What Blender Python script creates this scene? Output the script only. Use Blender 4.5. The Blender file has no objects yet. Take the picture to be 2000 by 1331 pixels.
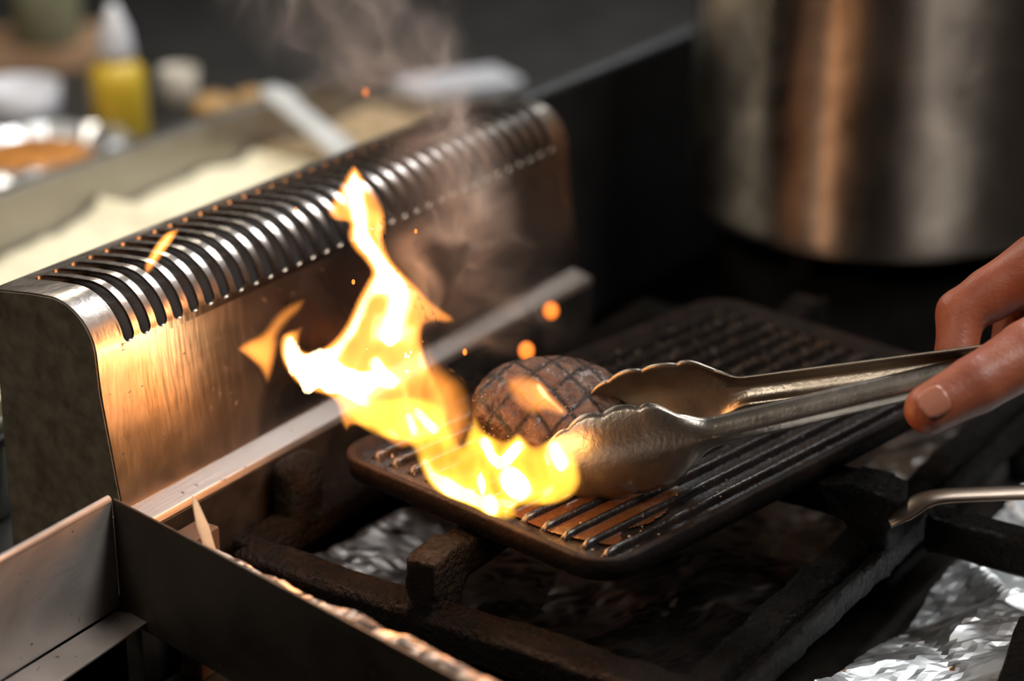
import bpy, bmesh, math, random
import numpy as np
from mathutils import Vector, Matrix

random.seed(7); rng = np.random.default_rng(7)
S = 0.01                                   # all lengths below are centimetres
scene = bpy.context.scene
COL = scene.collection

# ------------------------------------------------------------------ camera
CAM = np.array([-58.78, -57.34, 37.97]); PITCH = math.radians(21.7); AZ = math.radians(33.22); FPX = 4154.0
LOOK = np.array([math.cos(AZ)*math.cos(PITCH), math.sin(AZ)*math.cos(PITCH), -math.sin(PITCH)])
RIGHT = np.array([math.sin(AZ), -math.cos(AZ), 0.0]); UP = np.cross(RIGHT, LOOK)
cd = bpy.data.cameras.new('camera'); cam = bpy.data.objects.new('camera', cd); COL.objects.link(cam)
cd.sensor_width = 36; cd.lens = FPX*36/2000; cd.clip_start = 0.02; cd.clip_end = 30
cd.dof.use_dof = True; cd.dof.focus_distance = 0.862; cd.dof.aperture_fstop = 3.7
M = Matrix(((RIGHT[0], UP[0], -LOOK[0], CAM[0]*S), (RIGHT[1], UP[1], -LOOK[1], CAM[1]*S), (RIGHT[2], UP[2], -LOOK[2], CAM[2]*S), (0, 0, 0, 1)))
cam.matrix_world = M
scene.camera = cam
scene.view_settings.view_transform = 'Standard'; scene.view_settings.look = 'None'
scene.view_settings.gamma = 1; scene.view_settings.exposure = 0.0; scene.view_settings.use_curve_mapping = False
cy = scene.cycles
cy.max_bounces = 7; cy.diffuse_bounces = 2; cy.glossy_bounces = 4; cy.transmission_bounces = 4; cy.volume_bounces = 0
cy.transparent_max_bounces = 12; cy.sample_clamp_indirect = 4.0; cy.blur_glossy = 0.5
cy.volume_step_rate = 2.5
cy.caustics_reflective = False; cy.caustics_refractive = False

# ------------------------------------------------------------------ world and room lights
w = bpy.data.worlds.new('world'); scene.world = w; w.use_nodes = True
w.node_tree.nodes['Background'].inputs[0].default_value = (1.0, 0.94, 0.87, 1); w.node_tree.nodes['Background'].inputs[1].default_value = 0.021
def area(name, loc, target, sx, sy, energy, color):
    ld = bpy.data.lights.new(name, 'AREA'); ld.shape = 'RECTANGLE'; ld.size = sx*S; ld.size_y = sy*S; ld.energy = energy; ld.color = color
    o = bpy.data.objects.new(name, ld); COL.objects.link(o); o.location = Vector(loc)*S
    o.rotation_euler = (Vector(target)-Vector(loc)).to_track_quat('-Z', 'Y').to_euler(); return o
# ceiling lamps over range and cook; rice and side fills are added
area('rice_fill', (34, 42, 48), (32, 24, -5), 46, 9, 2.3, (1.0, 0.93, 0.80))  # unseen fill kept small and close so it brightens the rice pan
area('ceiling_lamp_range', (112, -4, 100), (14, -12, 0), 44, 26, 12.0, (0.95, 0.98, 1.0))
area('side_fill', (-130, 20, 120), (0, 0, 0), 40, 40, 7.0, (1.0, 0.88, 0.72))  # unseen fill added to lift the dark end panel of the vent
area('ceiling_lamp_cook', (28, -95, 120), (18, -26, -5), 40, 40, 13.0, (1.0, 0.96, 0.92))
def flame_lamp(loc, energy, size=1.6, color=(1.0, 0.40, 0.14)):
    ld = bpy.data.lights.new('flame_glow', 'POINT'); ld.energy = energy; ld.color = color; ld.shadow_soft_size = size*S
    o = bpy.data.objects.new('flame_glow', ld); COL.objects.link(o); o.location = Vector(loc)*S; return o

# ------------------------------------------------------------------ helpers
def at(px, py, X=None, Y=None, z=None, d=None):
    v = LOOK + RIGHT*(px-1000)/FPX - UP*(py-665.5)/FPX
    if d is not None: t = d
    elif X is not None: t = (X-CAM[0])/v[0]
    elif Y is not None: t = (Y-CAM[1])/v[1]
    else: t = (z-CAM[2])/v[2]
    return CAM + v*t
def N(v): v = np.asarray(v, float); return v/np.linalg.norm(v)

def tag(o, label=None, cat=None, group=None, kind=None):
    if label: o['label'] = label
    if cat: o['category'] = cat
    if group: o['group'] = group
    if kind: o['kind'] = kind
    return o
def empty(name, loc, label=None, cat=None, group=None, kind=None):
    o = bpy.data.objects.new(name, None); COL.objects.link(o); o.location = Vector([float(c)*S for c in loc]); o.empty_display_size = 0.01
    return tag(o, label, cat, group, kind)
def obj(name, V, F, mat, parent=None, smooth=True, origin=None):
    """one mesh object; V are world centimetres"""
    V = np.asarray(V, float)
    if origin is None: origin = (0, 0, 0)
    if parent is not None: origin = np.array(parent_origin(parent))
    me = bpy.data.meshes.new(name)
    me.from_pydata([tuple(p) for p in (V-np.asarray(origin, float))*S], [], [tuple(int(i) for i in f) for f in F])
    me.update()
    if smooth: me.polygons.foreach_set('use_smooth', [True]*len(me.polygons))
    if mat: me.materials.append(mat)
    o = bpy.data.objects.new(name, me); COL.objects.link(o)
    if parent is not None: o.parent = parent
    else: o.location = Vector([float(c)*S for c in origin])
    return o
def parent_origin(p):
    v = Vector((0, 0, 0))
    while p is not None: v = v + p.location; p = p.parent
    return v/S
class MB:
    def __init__(s): s.V = []; s.F = []
    def add(s, V, F):
        n = len(s.V); s.V += [tuple(v) for v in V]; s.F += [tuple(i+n for i in f) for f in F]; return s
    def build(s, name, mat, parent=None, smooth=False, bevel=0, origin=None, seg=2):
        o = obj(name, s.V, s.F, mat, parent, smooth, origin)
        if bevel:
            b = o.modifiers.new('bevel', 'BEVEL'); b.width = bevel*S; b.segments = seg; b.limit_method = 'ANGLE'; b.angle_limit = 0.6
            o.data.polygons.foreach_set('use_smooth', [True]*len(o.data.polygons))
            wn = o.modifiers.new('wn', 'WEIGHTED_NORMAL'); wn.keep_sharp = False
        return o
    def box(s, a, b, R=None, c=None):
        a = np.asarray(a, float); b = np.asarray(b, float)
        V = [np.array([(a, b)[i][0], (a, b)[j][1], (a, b)[k][2]]) for i in (0, 1) for j in (0, 1) for k in (0, 1)]
        if R is not None: V = [np.asarray(c)+np.array(R)@(v-np.asarray(c)) for v in V]
        return s.add(V, [(0, 1, 3, 2), (4, 6, 7, 5), (0, 4, 5, 1), (2, 3, 7, 6), (0, 2, 6, 4), (1, 5, 7, 3)])
    def hexa(s, bottom, top):
        return s.add(list(bottom)+list(top), [(3, 2, 1, 0), (4, 5, 6, 7), (0, 1, 5, 4), (1, 2, 6, 5), (2, 3, 7, 6), (3, 0, 4, 7)])
    def lathe(s, prof, c, axis=(0, 0, 1), n=40):
        ax = N(axis); t = N(np.cross(ax, (1, 0, 0) if abs(ax[0]) < .9 else (0, 1, 0))); b = np.cross(ax, t); c = np.asarray(c, float)
        V = []; F = []
        for r, h in prof:
            for k in range(n):
                a = 2*math.pi*k/n; V.append(c+ax*h+(t*math.cos(a)+b*math.sin(a))*r)
        m = len(prof)
        for i in range(m-1):
            for k in range(n):
                F.append((i*n+k, i*n+(k+1) % n, (i+1)*n+(k+1) % n, (i+1)*n+k))
        if prof[0][0] > 1e-6: F.append(tuple(reversed(range(n))))
        if prof[-1][0] > 1e-6: F.append(tuple((m-1)*n+k for k in range(n)))
        return s.add(V, F)
    def tube(s, pts, rad, n=10, flat=1.0, upv=(0, 0, 1)):
        pts = [np.asarray(p, float) for p in pts]; m = len(pts)
        rad = [rad]*m if np.isscalar(rad) else rad
        V = []; F = []
        for i, p in enumerate(pts):
            a = N(pts[min(i+1, m-1)]-pts[max(i-1, 0)]); x = N(np.cross(a, upv)); y = np.cross(x, a)
            for k in range(n):
                q = 2*math.pi*k/n; V.append(p+x*math.cos(q)*rad[i]+y*math.sin(q)*rad[i]*flat)
        for i in range(m-1):
            for k in range(n): F.append((i*n+k, i*n+(k+1) % n, (i+1)*n+(k+1) % n, (i+1)*n+k))
        F.append(tuple(reversed(range(n)))); F.append(tuple((m-1)*n+k for k in range(n)))
        return s.add(V, F)
def smoothpath(pts, n=8):
    pts = [np.asarray(p, float) for p in pts]; out = []
    P_ = [2*pts[0]-pts[1]]+pts+[2*pts[-1]-pts[-2]]
    for i in range(1, len(P_)-2):
        for k in range(n):
            t = k/n; a, b, c, d = P_[i-1:i+3]
            out.append(.5*((2*b)+(c-a)*t+(2*a-5*b+4*c-d)*t*t+(3*b-a-3*c+d)*t**3))
    out.append(pts[-1]); return out
def vnoise(P, seed=0):
    """value noise, P (...,k<=3) -> 0..1"""
    P = np.asarray(P, float)
    if P.shape[-1] == 2: P = np.concatenate([P, np.zeros(P.shape[:-1]+(1,))], -1)
    i = np.floor(P).astype(np.int64); f = P-i; f = f*f*(3-2*f); r = 0
    def h(a):
        n = (a[..., 0]*374761393+a[..., 1]*668265263+a[..., 2]*2147483647+seed*1274126177) & 0xffffffff
        n = ((n ^ (n >> 13))*1274126177) & 0xffffffff
        n = ((n ^ (n >> 16))*2246822519) & 0xffffffff
        return ((n ^ (n >> 15)) & 0xffff)/65535.0
    for dx in (0, 1):
        for dy in (0, 1):
            for dz in (0, 1):
                wgt = (f[..., 0] if dx else 1-f[..., 0])*(f[..., 1] if dy else 1-f[..., 1])*(f[..., 2] if dz else 1-f[..., 2])
                r = r+wgt*h(i+np.array([dx, dy, dz]))
    return r
def fbm(P, oct=3, seed=0):
    r = 0; a = .5; P = np.asarray(P, float)
    for o in range(oct): r = r+a*vnoise(P*(2**o), seed+o*17); a *= .5
    return r/(1-.5**oct)
def surface_nets(F, lo, h):
    nx, ny, nz = F.shape; ins = F < 0
    cs = (nx-1, ny-1, nz-1); acc = np.zeros(cs+(3,)); cnt = np.zeros(cs)
    idx = np.stack(np.meshgrid(*[np.arange(n) for n in cs], indexing='ij'), -1)
    corner = [(i, j, k) for i in (0, 1) for j in (0, 1) for k in (0, 1)]
    sub = lambda A, c: A[c[0]:c[0]+cs[0], c[1]:c[1]+cs[1], c[2]:c[2]+cs[2]]
    for a in corner:
        for ax in range(3):
            if a[ax]: continue
            b = list(a); b[ax] = 1
            fa, fb = sub(F, a), sub(F, b); m = (fa < 0) != (fb < 0)
            t = np.where(m, fa/np.where(m, fa-fb, 1), 0)
            for q in range(3): acc[..., q] += np.where(m, a[q]+(t if q == ax else 0), 0)
            cnt += m
    act = cnt > 0; vid = -np.ones(cs, int); vid[act] = np.arange(act.sum())
    V = (idx[act]+acc[act]/cnt[act][:, None])*h+np.asarray(lo); faces = []
    for ax in range(3):
        o1, o2 = [q for q in range(3) if q != ax]
        sl = [slice(None)]*3; sl2 = [slice(None)]*3; sl[ax] = slice(0, -1); sl2[ax] = slice(1, None)
        A, B = ins[tuple(sl)], ins[tuple(sl2)]
        m = A != B; e = np.argwhere(m)
        ok = (e[:, o1] > 0) & (e[:, o2] > 0) & (e[:, o1] < F.shape[o1]-1) & (e[:, o2] < F.shape[o2]-1); e = e[ok]
        d1 = np.zeros(3, int); d1[o1] = 1; d2 = np.zeros(3, int); d2[o2] = 1
        q = [vid[tuple((e-x).T)] for x in (d1*0, d1, d1+d2, d2)]
        fl = A[tuple(e.T)] ^ (ax == 1)
        quad = np.stack(q, -1); quad[fl] = quad[fl][:, ::-1]
        faces.append(quad)
    return V, np.concatenate(faces)
def sdf_obj(name, fn, lo, hi, h, mat, parent=None, origin=None):
    lo = np.asarray(lo, float); hi = np.asarray(hi, float)
    n = np.ceil((hi-lo)/h).astype(int)+1
    G = np.stack(np.meshgrid(*[lo[i]+np.arange(n[i])*h for i in range(3)], indexing='ij'), -1)
    V, F = surface_nets(fn(G), lo, h)
    return obj(name, V, F, mat, parent, True, origin)
def smin(a, b, k):
    hh = np.clip(.5+.5*(b-a)/k, 0, 1); return b*(1-hh)+a*hh-k*hh*(1-hh)
def capsule(P, a, b, ra, rb):
    a = np.asarray(a, float); b = np.asarray(b, float); ab = b-a
    t = np.clip(((P-a)@ab)/(ab@ab), 0, 1)
    return np.linalg.norm(P-a-t[..., None]*ab, axis=-1)-(ra+(rb-ra)*t)
def rbox(P, c, half, r, axes=None):
    q = P-np.asarray(c, float)
    if axes is not None: q = np.stack([q@np.asarray(x) for x in axes], -1)
    d = np.abs(q)-(np.asarray(half)-r)
    return np.linalg.norm(np.maximum(d, 0), axis=-1)+np.minimum(d.max(-1), 0)-r

# ------------------------------------------------------------------ materials
def nt(name):
    m = bpy.data.materials.new(name); m.use_nodes = True; t = m.node_tree
    return m, t, t.nodes['Principled BSDF']
def node(t, kind, **kw):
    n = t.nodes.new(kind)
    for k, v in kw.items():
        if k.startswith('i_'): n.inputs[int(k[2:]) if k[2:].isdigit() else k[2:].replace('_', ' ')].default_value = v
        else: setattr(n, k, v)
    return n
def coords(t, scale=(1, 1, 1)):
    c = t.nodes.new('ShaderNodeTexCoord'); mp = t.nodes.new('ShaderNodeMapping'); mp.inputs['Scale'].default_value = scale
    t.links.new(c.outputs['Object'], mp.inputs['Vector']); return mp.outputs[0]
def ramp(t, fac, stops):
    r = t.nodes.new('ShaderNodeValToRGB'); t.links.new(fac, r.inputs[0]); e = r.color_ramp.elements
    while len(e) < len(stops): e.new(.5)
    for q, (p, c) in zip(e, stops):
        q.position = p; q.color = (c, c, c, 1) if np.isscalar(c) else tuple(c)+(1,)
    return r.outputs[0]
def noise(t, vec, scale, detail=3, rough=.55, dist=0):
    n = node(t, 'ShaderNodeTexNoise'); t.links.new(vec, n.inputs['Vector']); n.inputs['Scale'].default_value = scale
    n.inputs['Detail'].default_value = detail; n.inputs['Roughness'].default_value = rough; n.inputs['Distortion'].default_value = dist
    return n.outputs['Fac']
def bump(t, b, h, strength, dist=0.001):
    n = node(t, 'ShaderNodeBump'); n.inputs['Strength'].default_value = strength; n.inputs['Distance'].default_value = dist
    t.links.new(h, n.inputs['Height']); t.links.new(n.outputs[0], b.inputs['Normal']); return n
def plain(name, col, rough=.5, metal=0, nscale=60, var=.25, bstr=.2, spec=None, coat=0):
    m, t, b = nt(name); v = coords(t); f = noise(t, v, nscale)
    c = ramp(t, f, [(.3, tuple(x*(1-var) for x in col)), (.7, tuple(min(1, x*(1+var)) for x in col))])
    t.links.new(c, b.inputs['Base Color']); b.inputs['Roughness'].default_value = rough; b.inputs['Metallic'].default_value = metal
    if spec is not None: b.inputs['Specular IOR Level'].default_value = spec
    if coat: b.inputs['Coat Weight'].default_value = coat; b.inputs['Coat Roughness'].default_value = .12
    if bstr: bump(t, b, f, bstr)
    return m
def steel(name, col=(.56, .53, .5), rough=.33, grain=(40, 40, 700), specks=True, bstr=.12, metal=1.0):
    m, t, b = nt(name); v = coords(t, grain); g = noise(t, v, 1.0, 2); v2 = coords(t)
    sp = noise(t, v2, 260, 2); smudge = noise(t, v2, 22, 4, .6, .5)
    base = ramp(t, smudge, [(.3, tuple(x*.72 for x in col)), (.68, col)])
    if specks:
        mk = ramp(t, sp, [(.70, 1.0), (.755, .0)])
        mx = node(t, 'ShaderNodeMix', data_type='RGBA'); t.links.new(mk, mx.inputs[0]); mx.inputs[6].default_value = (.04, .025, .015, 1)
        t.links.new(base, mx.inputs[7]); base = mx.outputs[2]
        mm = node(t, 'ShaderNodeMath', operation='MULTIPLY'); t.links.new(mk, mm.inputs[0]); mm.inputs[1].default_value = metal; t.links.new(mm.outputs[0], b.inputs['Metallic'])
    else: b.inputs['Metallic'].default_value = metal
    t.links.new(base, b.inputs['Base Color'])
    rr = ramp(t, smudge, [(.25, rough*.75), (.75, min(1, rough*1.35))]); t.links.new(rr, b.inputs['Roughness'])
    if bstr: bump(t, b, g, bstr, .0006)
    return m
MAT = {}
MAT['vent'] = steel('brushed_stainless_steel', (.50, .44, .40), .29, (300, 300, 30), True, .35)
MAT['vent_inside'] = plain('shaded_vent_inside', (.018, .013, .01), .8)  # near-black colour holds the shade behind the slots
MAT['tray'] = steel('worn_stainless_steel', (.60, .54, .50), .38, (25, 25, 500), True, .2, .62)
MAT['tong'] = steel('polished_tong_steel', (.40, .36, .31), .34, (380, 380, 380), False, .3)
MAT['pot'] = steel('stock_pot_steel', (.62, .53, .44), .31, (60, 60, 600), False, .0)
_t = MAT['pot'].node_tree; _tg = node(_t, 'ShaderNodeTangent', direction_type='RADIAL', axis='Z'); _b = _t.nodes['Principled BSDF']; _t.links.new(_tg.outputs[0], _b.inputs['Tangent']); _b.inputs['Anisotropic'].default_value = .96; _b.inputs['Anisotropic Rotation'].default_value = .25
MAT['utensil'] = steel('utensil_steel', (.62, .6, .57), .25, (80, 80, 80), False, .05)
def iron(name, col, rough, ns, bs, coat=.0):
    m, t, b = nt(name); v = coords(t); a = noise(t, v, ns, 5, .65); c2 = noise(t, v, ns*.25, 3)
    c = ramp(t, c2, [(.42, col), (.8, (col[0]*1.9+.004, col[1]*1.5+.001, col[2]*1.2))])
    t.links.new(c, b.inputs['Base Color']); r = ramp(t, a, [(.3, rough*.6), (.7, min(1, rough*1.4))]); t.links.new(r, b.inputs['Roughness'])
    bump(t, b, a, bs, .004 if bs > .9 else .002); b.inputs['Specular IOR Level'].default_value = .14 if bs > .9 else .09
    b.inputs['Coat Weight'].default_value = coat; b.inputs['Coat Roughness'].default_value = .15
    return m
MAT['iron'] = iron('burnt_cast_iron', (.0045, .004, .0035), .32, 330, 1.0, .0)
MAT['griddle'] = iron('greasy_griddle_iron', (.007, .0055, .005), .27, 420, .2, .2); MAT['griddle'].node_tree.nodes['Principled BSDF'].inputs['Specular IOR Level'].default_value = .55
MAT['griddle_side'] = iron('griddle_outer_iron', (.012, .009, .008), .55, 300, .5, .0)
MAT['black'] = plain('black_enamel', (.012, .011, .011), .45, 0, 40, .3, .15)
MAT['deck'] = plain('greasy_black_deck', (.02, .017, .015), .35, 0, 90, .4, .3)
def foilmat():
    m, t, b = nt('aluminium_foil'); v = coords(t); s = noise(t, v, 75, 4, .6); f = noise(t, v, 900, 2)
    c = ramp(t, s, [(.30, (.86, .87, .88)), (.66, (.80, .80, .79)), (.70, (.34, .16, .05)), (.8, (.10, .04, .02))])
    t.links.new(c, b.inputs['Base Color']); b.inputs['Metallic'].default_value = 1.0; b.inputs['Roughness'].default_value = .40
    bump(t, b, f, .06, .0005); return m
MAT['foil'] = foilmat(); MAT['foil_shaded'] = plain('shaded_foil', (.16, .14, .13), .36, 1, 60, .5, .2)  # second foil is a darker copy; shade beneath the griddle is in its colour
def greasemat():
    m, t, b = nt('hot_grease'); b.inputs['Base Color'].default_value = (.07, .026, .008, 1); b.inputs['Roughness'].default_value = .06
    b.inputs['IOR'].default_value = 1.46; b.inputs['Coat Weight'].default_value = .8; b.inputs['Coat Roughness'].default_value = .03
    v = coords(t); bump(t, b, noise(t, v, 170, 3), .35, .002); return m
MAT['grease'] = greasemat()
def dropmat():
    m, t, b = nt('grease_droplet'); b.inputs['Base Color'].default_value = (.12, .08, .05, 1); b.inputs['Roughness'].default_value = .04; b.inputs['Coat Weight'].default_value = 1; return m
MAT['drop'] = dropmat()
def emberm():
    m, t, b = nt('glowing_ember'); b.inputs['Base Color'].default_value = (.1, .03, .01, 1)
    b.inputs['Emission Color'].default_value = (1, .22, .025, 1); b.inputs['Emission Strength'].default_value = 1.9; return m
MAT['ember'] = emberm()
def flamemat(name, strength, col=(1, .32, .05)):
    m = bpy.data.materials.new(name); m.use_nodes = True; t = m.node_tree; t.nodes.remove(t.nodes['Principled BSDF'])
    e = t.nodes.new('ShaderNodeEmission'); e.inputs[0].default_value = col+(1,); e.inputs[1].default_value = strength; m.cycles.homogeneous_volume = True
    t.links.new(e.outputs[0], t.nodes['Material Output'].inputs['Volume']); return m
MAT['flame'] = flamemat('burning_flame', 300.0)
MAT['flame_core'] = flamemat('white_hot_flame', 270.0, (1, .74, .42))
MAT['flame_y'] = flamemat('burning_fat_flame', 300.0, (1, .46, .04))
def pattymat():
    m, t, b = nt('seared_beef'); at_ = node(t, 'ShaderNodeAttribute', attribute_name='char'); v = coords(t)
    n1 = noise(t, v, 160, 4, .6); n2 = noise(t, v, 45, 3)
    meat = ramp(t, n1, [(.3, (.05, .022, .013)), (.7, (.20, .11, .072))])
    mix = node(t, 'ShaderNodeMix', data_type='RGBA'); ad = node(t, 'ShaderNodeMath', operation='MULTIPLY_ADD')
    t.links.new(n2, ad.inputs[0]); ad.inputs[1].default_value = .5; ad.inputs[2].default_value = -.2
    ad2 = node(t, 'ShaderNodeMath', operation='ADD', use_clamp=True); t.links.new(at_.outputs['Fac'], ad2.inputs[0]); t.links.new(ad.outputs[0], ad2.inputs[1])
    t.links.new(ad2.outputs[0], mix.inputs[0]); t.links.new(meat, mix.inputs[6]); mix.inputs[7].default_value = (.012, .006, .004, 1)
    t.links.new(mix.outputs[2], b.inputs['Base Color']); b.inputs['Roughness'].default_value = .5; b.inputs['Specular IOR Level'].default_value = .3
    b.inputs['Coat Weight'].default_value = .12; b.inputs['Coat Roughness'].default_value = .12
    bump(t, b, n1, .9, .003); return m
MAT['patty'] = pattymat()
def skinmat():
    m, t, b = nt('skin'); v = coords(t); n1 = noise(t, v, 45, 4); n2 = noise(t, v, 520, 3)
    c = ramp(t, n1, [(.3, (.27, .070, .034)), (.7, (.41, .125, .062))]); t.links.new(c, b.inputs['Base Color'])  # extra red stands for flame light, put into the skin colour
    b.inputs['Roughness'].default_value = .46; b.inputs['Subsurface Weight'].default_value = .25
    b.inputs['Subsurface Radius'].default_value = (.012, .004, .002); b.inputs['Subsurface Scale'].default_value = .35
    mx = node(t, 'ShaderNodeMath', operation='ADD'); t.links.new(n2, mx.inputs[0]); t.links.new(n1, mx.inputs[1])
    bump(t, b, mx.outputs[0], .28, .001); return m
MAT['skin'] = skinmat()
MAT['nail'] = plain('fingernail', (.40, .15, .09), .32, 0, 30, .08, .05)
MAT['spoon'] = steel('matte_spoon_steel', (.85, .85, .85), .3, (80, 80, 80), False, .05, .3)
MAT['sleeve'] = plain('black_cotton', (.02, .02, .022), .9, 0, 400, .3, .3)
MAT['rice'] = plain('cooked_rice', (.80, .72, .52), .55, 0, 240, .14, .9)
MAT['yellow'] = plain('yellow_plastic', (.62, .42, .035), .35, 0, 20, .15, .02)
MAT['cap'] = plain('pale_grey_plastic', (.60, .60, .64), .4, 0, 20, .08, .02)
MAT['wood'] = plain('brown_wood', (.36, .22, .13), .6, 0, 30, .35, .2)
MAT['olive'] = plain('olive_glass', (.22, .21, .13), .2, 0, 15, .25, .0)
MAT['cream'] = plain('cream_ceramic', (.50, .45, .38), .35, 0, 20, .1, 0)
MAT['tan'] = plain('baked_bread_crust', (.50, .30, .12), .6, 0, 60, .3, .4)
MAT['orange_food'] = plain('orange_brown_roast', (.42, .17, .04), .4, 0, 70, .5, .8)
MAT['wall'] = plain('dark_kitchen_wall', (.035, .033, .032), .6, 0, 6, .25, .1)
MAT['panel'] = plain('grey_cabinet_panel', (.20, .19, .165), .5, 0, 10, .2, .05)
MAT['counter_dark'] = plain('dark_counter_slab', (.03, .028, .026), .5, 0, 20, .3, .1)
MAT['counter'] = steel('counter_steel', (.42, .40, .37), .42, (30, 30, 30), False, .1)
MAT['straw'] = plain('pale_splintered_straw', (.95, .88, .74), .3, 0, 200, .1, .1)
_t = MAT['straw'].node_tree; _tr = node(_t, 'ShaderNodeBsdfTranslucent'); _tr.inputs[0].default_value = (1, .95, .85, 1); _mx = node(_t, 'ShaderNodeMixShader'); _mx.inputs[0].default_value = .7
_t.links.new(_t.nodes['Principled BSDF'].outputs[0], _mx.inputs[1]); _t.links.new(_tr.outputs[0], _mx.inputs[2]); _t.links.new(_mx.outputs[0], _t.nodes['Material Output'].inputs[0])
MAT['card'] = plain('brown_scorched_card', (.09, .05, .03), .7, 0, 60, .3, .2)
MAT['floor'] = plain('dark_floor_tile', (.05, .045, .04), .5, 0, 10, .3, .1)

# ------------------------------------------------------------------ room shell
tag(MB().box((-160, -180, -91), (330, 260, -90)).build('floor', MAT['floor']), 'dark kitchen floor far below the range', kind='structure')
tag(MB().box((-160, 250, -90), (330, 254, 190)).build('wall_back', MAT['wall']), 'dark kitchen wall behind the counter', kind='structure')
tag(MB().box((300, -180, -90), (304, 250, 190)).build('wall_right', MAT['wall']), 'dark kitchen wall at the end of the range', kind='structure')

# ------------------------------------------------------------------ range body, deck, ledge
st = empty('cooking_range', (20, -14, -90), 'black cooking range with a greasy deck under the burner grates', 'range')
mb = MB().box((-2.0, -62, -90), (110, -2.5, -9.0)); mb.build('body', MAT['black'], st)
MB().box((-2.0, -62, -9.0), (110, -2.5, -8.4)).build('deck', MAT['deck'], st)
mb = MB(); prof = [(-1.05, -.72), (-2.15, -1.02), (-2.3, -1.3), (-2.2, -1.35), (-2.1, -1.2), (-1.05, -.95)]
V = [(x, y, z) for x in (-2.6, 33.2) for (y, z) in prof]; n = len(prof)
mb.add(V, [tuple(range(n-1, -1, -1)), tuple(range(n, 2*n))]+[(i, (i+1) % n, n+(i+1) % n, n+i) for i in range(n)])
mb.build('steel_ledge', steel('pale_ledge_steel', (.36, .315, .285), .45, (25, 500, 500), True, .2), None, bevel=.05, origin=(16, -1.6, -8.4))
tag(bpy.context.scene.objects['steel_ledge'], 'pale steel ledge strip running along the foot of the vent guard', 'ledge')
tag(MB().box((-2.6, -2.25, -8.4), (33.2, -1.3, -1.36)).build('ledge_skirt', MAT['deck'], None, bevel=.05, origin=(16, -1.8, -8.4)), 'black skirt below the pale steel ledge', 'skirt')  # skirt uses the black deck material, unlike the steel ledge
tag(MB().box((35.3, 5.0, -9), (110, 6.9, 6.7)).build('back_riser', MAT['black'], None, bevel=.5, origin=(70, 6, -9)), 'black range back riser continuing past the end of the vent guard', 'riser')

# ------------------------------------------------------------------ slotted vent guard
vg = empty('vent_guard', (16, 2.2, -1), 'long stainless steel vent guard with a row of rounded slots beside the flames', 'vent')
arc_c = np.array([2.02, 5.72]); R_ = 2.22
pr = [(-1.02, -.85)]
a0 = math.radians(180-8.2); a1 = math.radians(90-7)
pr += [(-.80, .6), (-.52, 2.5), (-.27, 4.2)]
for k in range(15):
    a = a0+(a1-a0)*k/14; pr.append((arc_c[0]+R_*math.cos(a), arc_c[1]+R_*math.sin(a)))
pr += [(3.2, 7.86), (4.2, 7.73), (5.45, 7.58)]
pr = np.array(pr); sl = np.concatenate([[0], np.cumsum(np.linalg.norm(np.diff(pr, axis=0), axis=1))])
def prof_at(s): return np.array([np.interp(s, sl, pr[:, 0]), np.interp(s, sl, pr[:, 1])])
def sheet_pt(x, s): y, z = prof_at(s); return (x, y, z)
def s_of(y_target, top):     # arc length where the profile reaches a height or depth
    ss = np.linspace(0, sl[-1], 2000); q = np.array([prof_at(s) for s in ss])
    return ss[np.argmin(abs(q[:, 1]-y_target))] if not top else ss[np.argmin(abs(q[:, 0]-y_target)+(q[:, 1] < 7)*9)]
sA = s_of(5.92, False); sB = s_of(4.75, True); HW = .325
s_lo, s_hi = sA-.25, sB+.22
X0, X1 = -1.9, 33.75
def grid_sheet(xs, ss):
    V = [sheet_pt(x, s) for x in xs for s in ss]; m = len(ss)
    return V, [(i*m+j, i*m+j+1, (i+1)*m+j+1, (i+1)*m+j) for i in range(len(xs)-1) for j in range(m-1)]
def solid(o, th, split=False):
    md = o.modifiers.new('thickness', 'SOLIDIFY'); md.thickness = th*S; md.offset = 0 if split else -1
    if split: es = o.modifiers.new('crisp_edges', 'EDGE_SPLIT'); es.split_angle = math.radians(50)
    return o
mb = MB()
xsl = [X0, -1.2, -.5]+[k+.5 for k in range(33)]+[X1]
mb.add(*grid_sheet(xsl, list(np.linspace(0, s_lo, 8))))
mb.add(*grid_sheet(xsl, [s_hi, sl[-1]-.06, sl[-1]]))
ssm = list(np.linspace(s_lo, s_hi, 40))
mb.add(*grid_sheet([X0, -1.2, -.5], ssm)); mb.add(*grid_sheet([32.5, X1], ssm))
# back flange
nb = len(mb.V); yb, zb = pr[-1]
mb.add([(X0, yb, zb), (X1, yb, zb), (X1, yb+.15, -5), (X0, yb+.15, -5)], [(0, 1, 2, 3)])
body = mb.build('body', MAT['vent'], vg, smooth=True)
bmx = bmesh.new(); bmx.from_mesh(body.data); bmesh.ops.remove_doubles(bmx, verts=bmx.verts, dist=1e-5); bmesh.ops.recalc_face_normals(bmx, faces=bmx.faces); bmx.normal_update()
if min(bmx.faces, key=lambda f: f.calc_center_median().z+9*f.calc_center_median().y).normal.y > 0: bmesh.ops.reverse_faces(bmx, faces=bmx.faces)
bmx.to_mesh(body.data); bmx.free(); body.data.update()
solid(body, .13, True)
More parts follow.
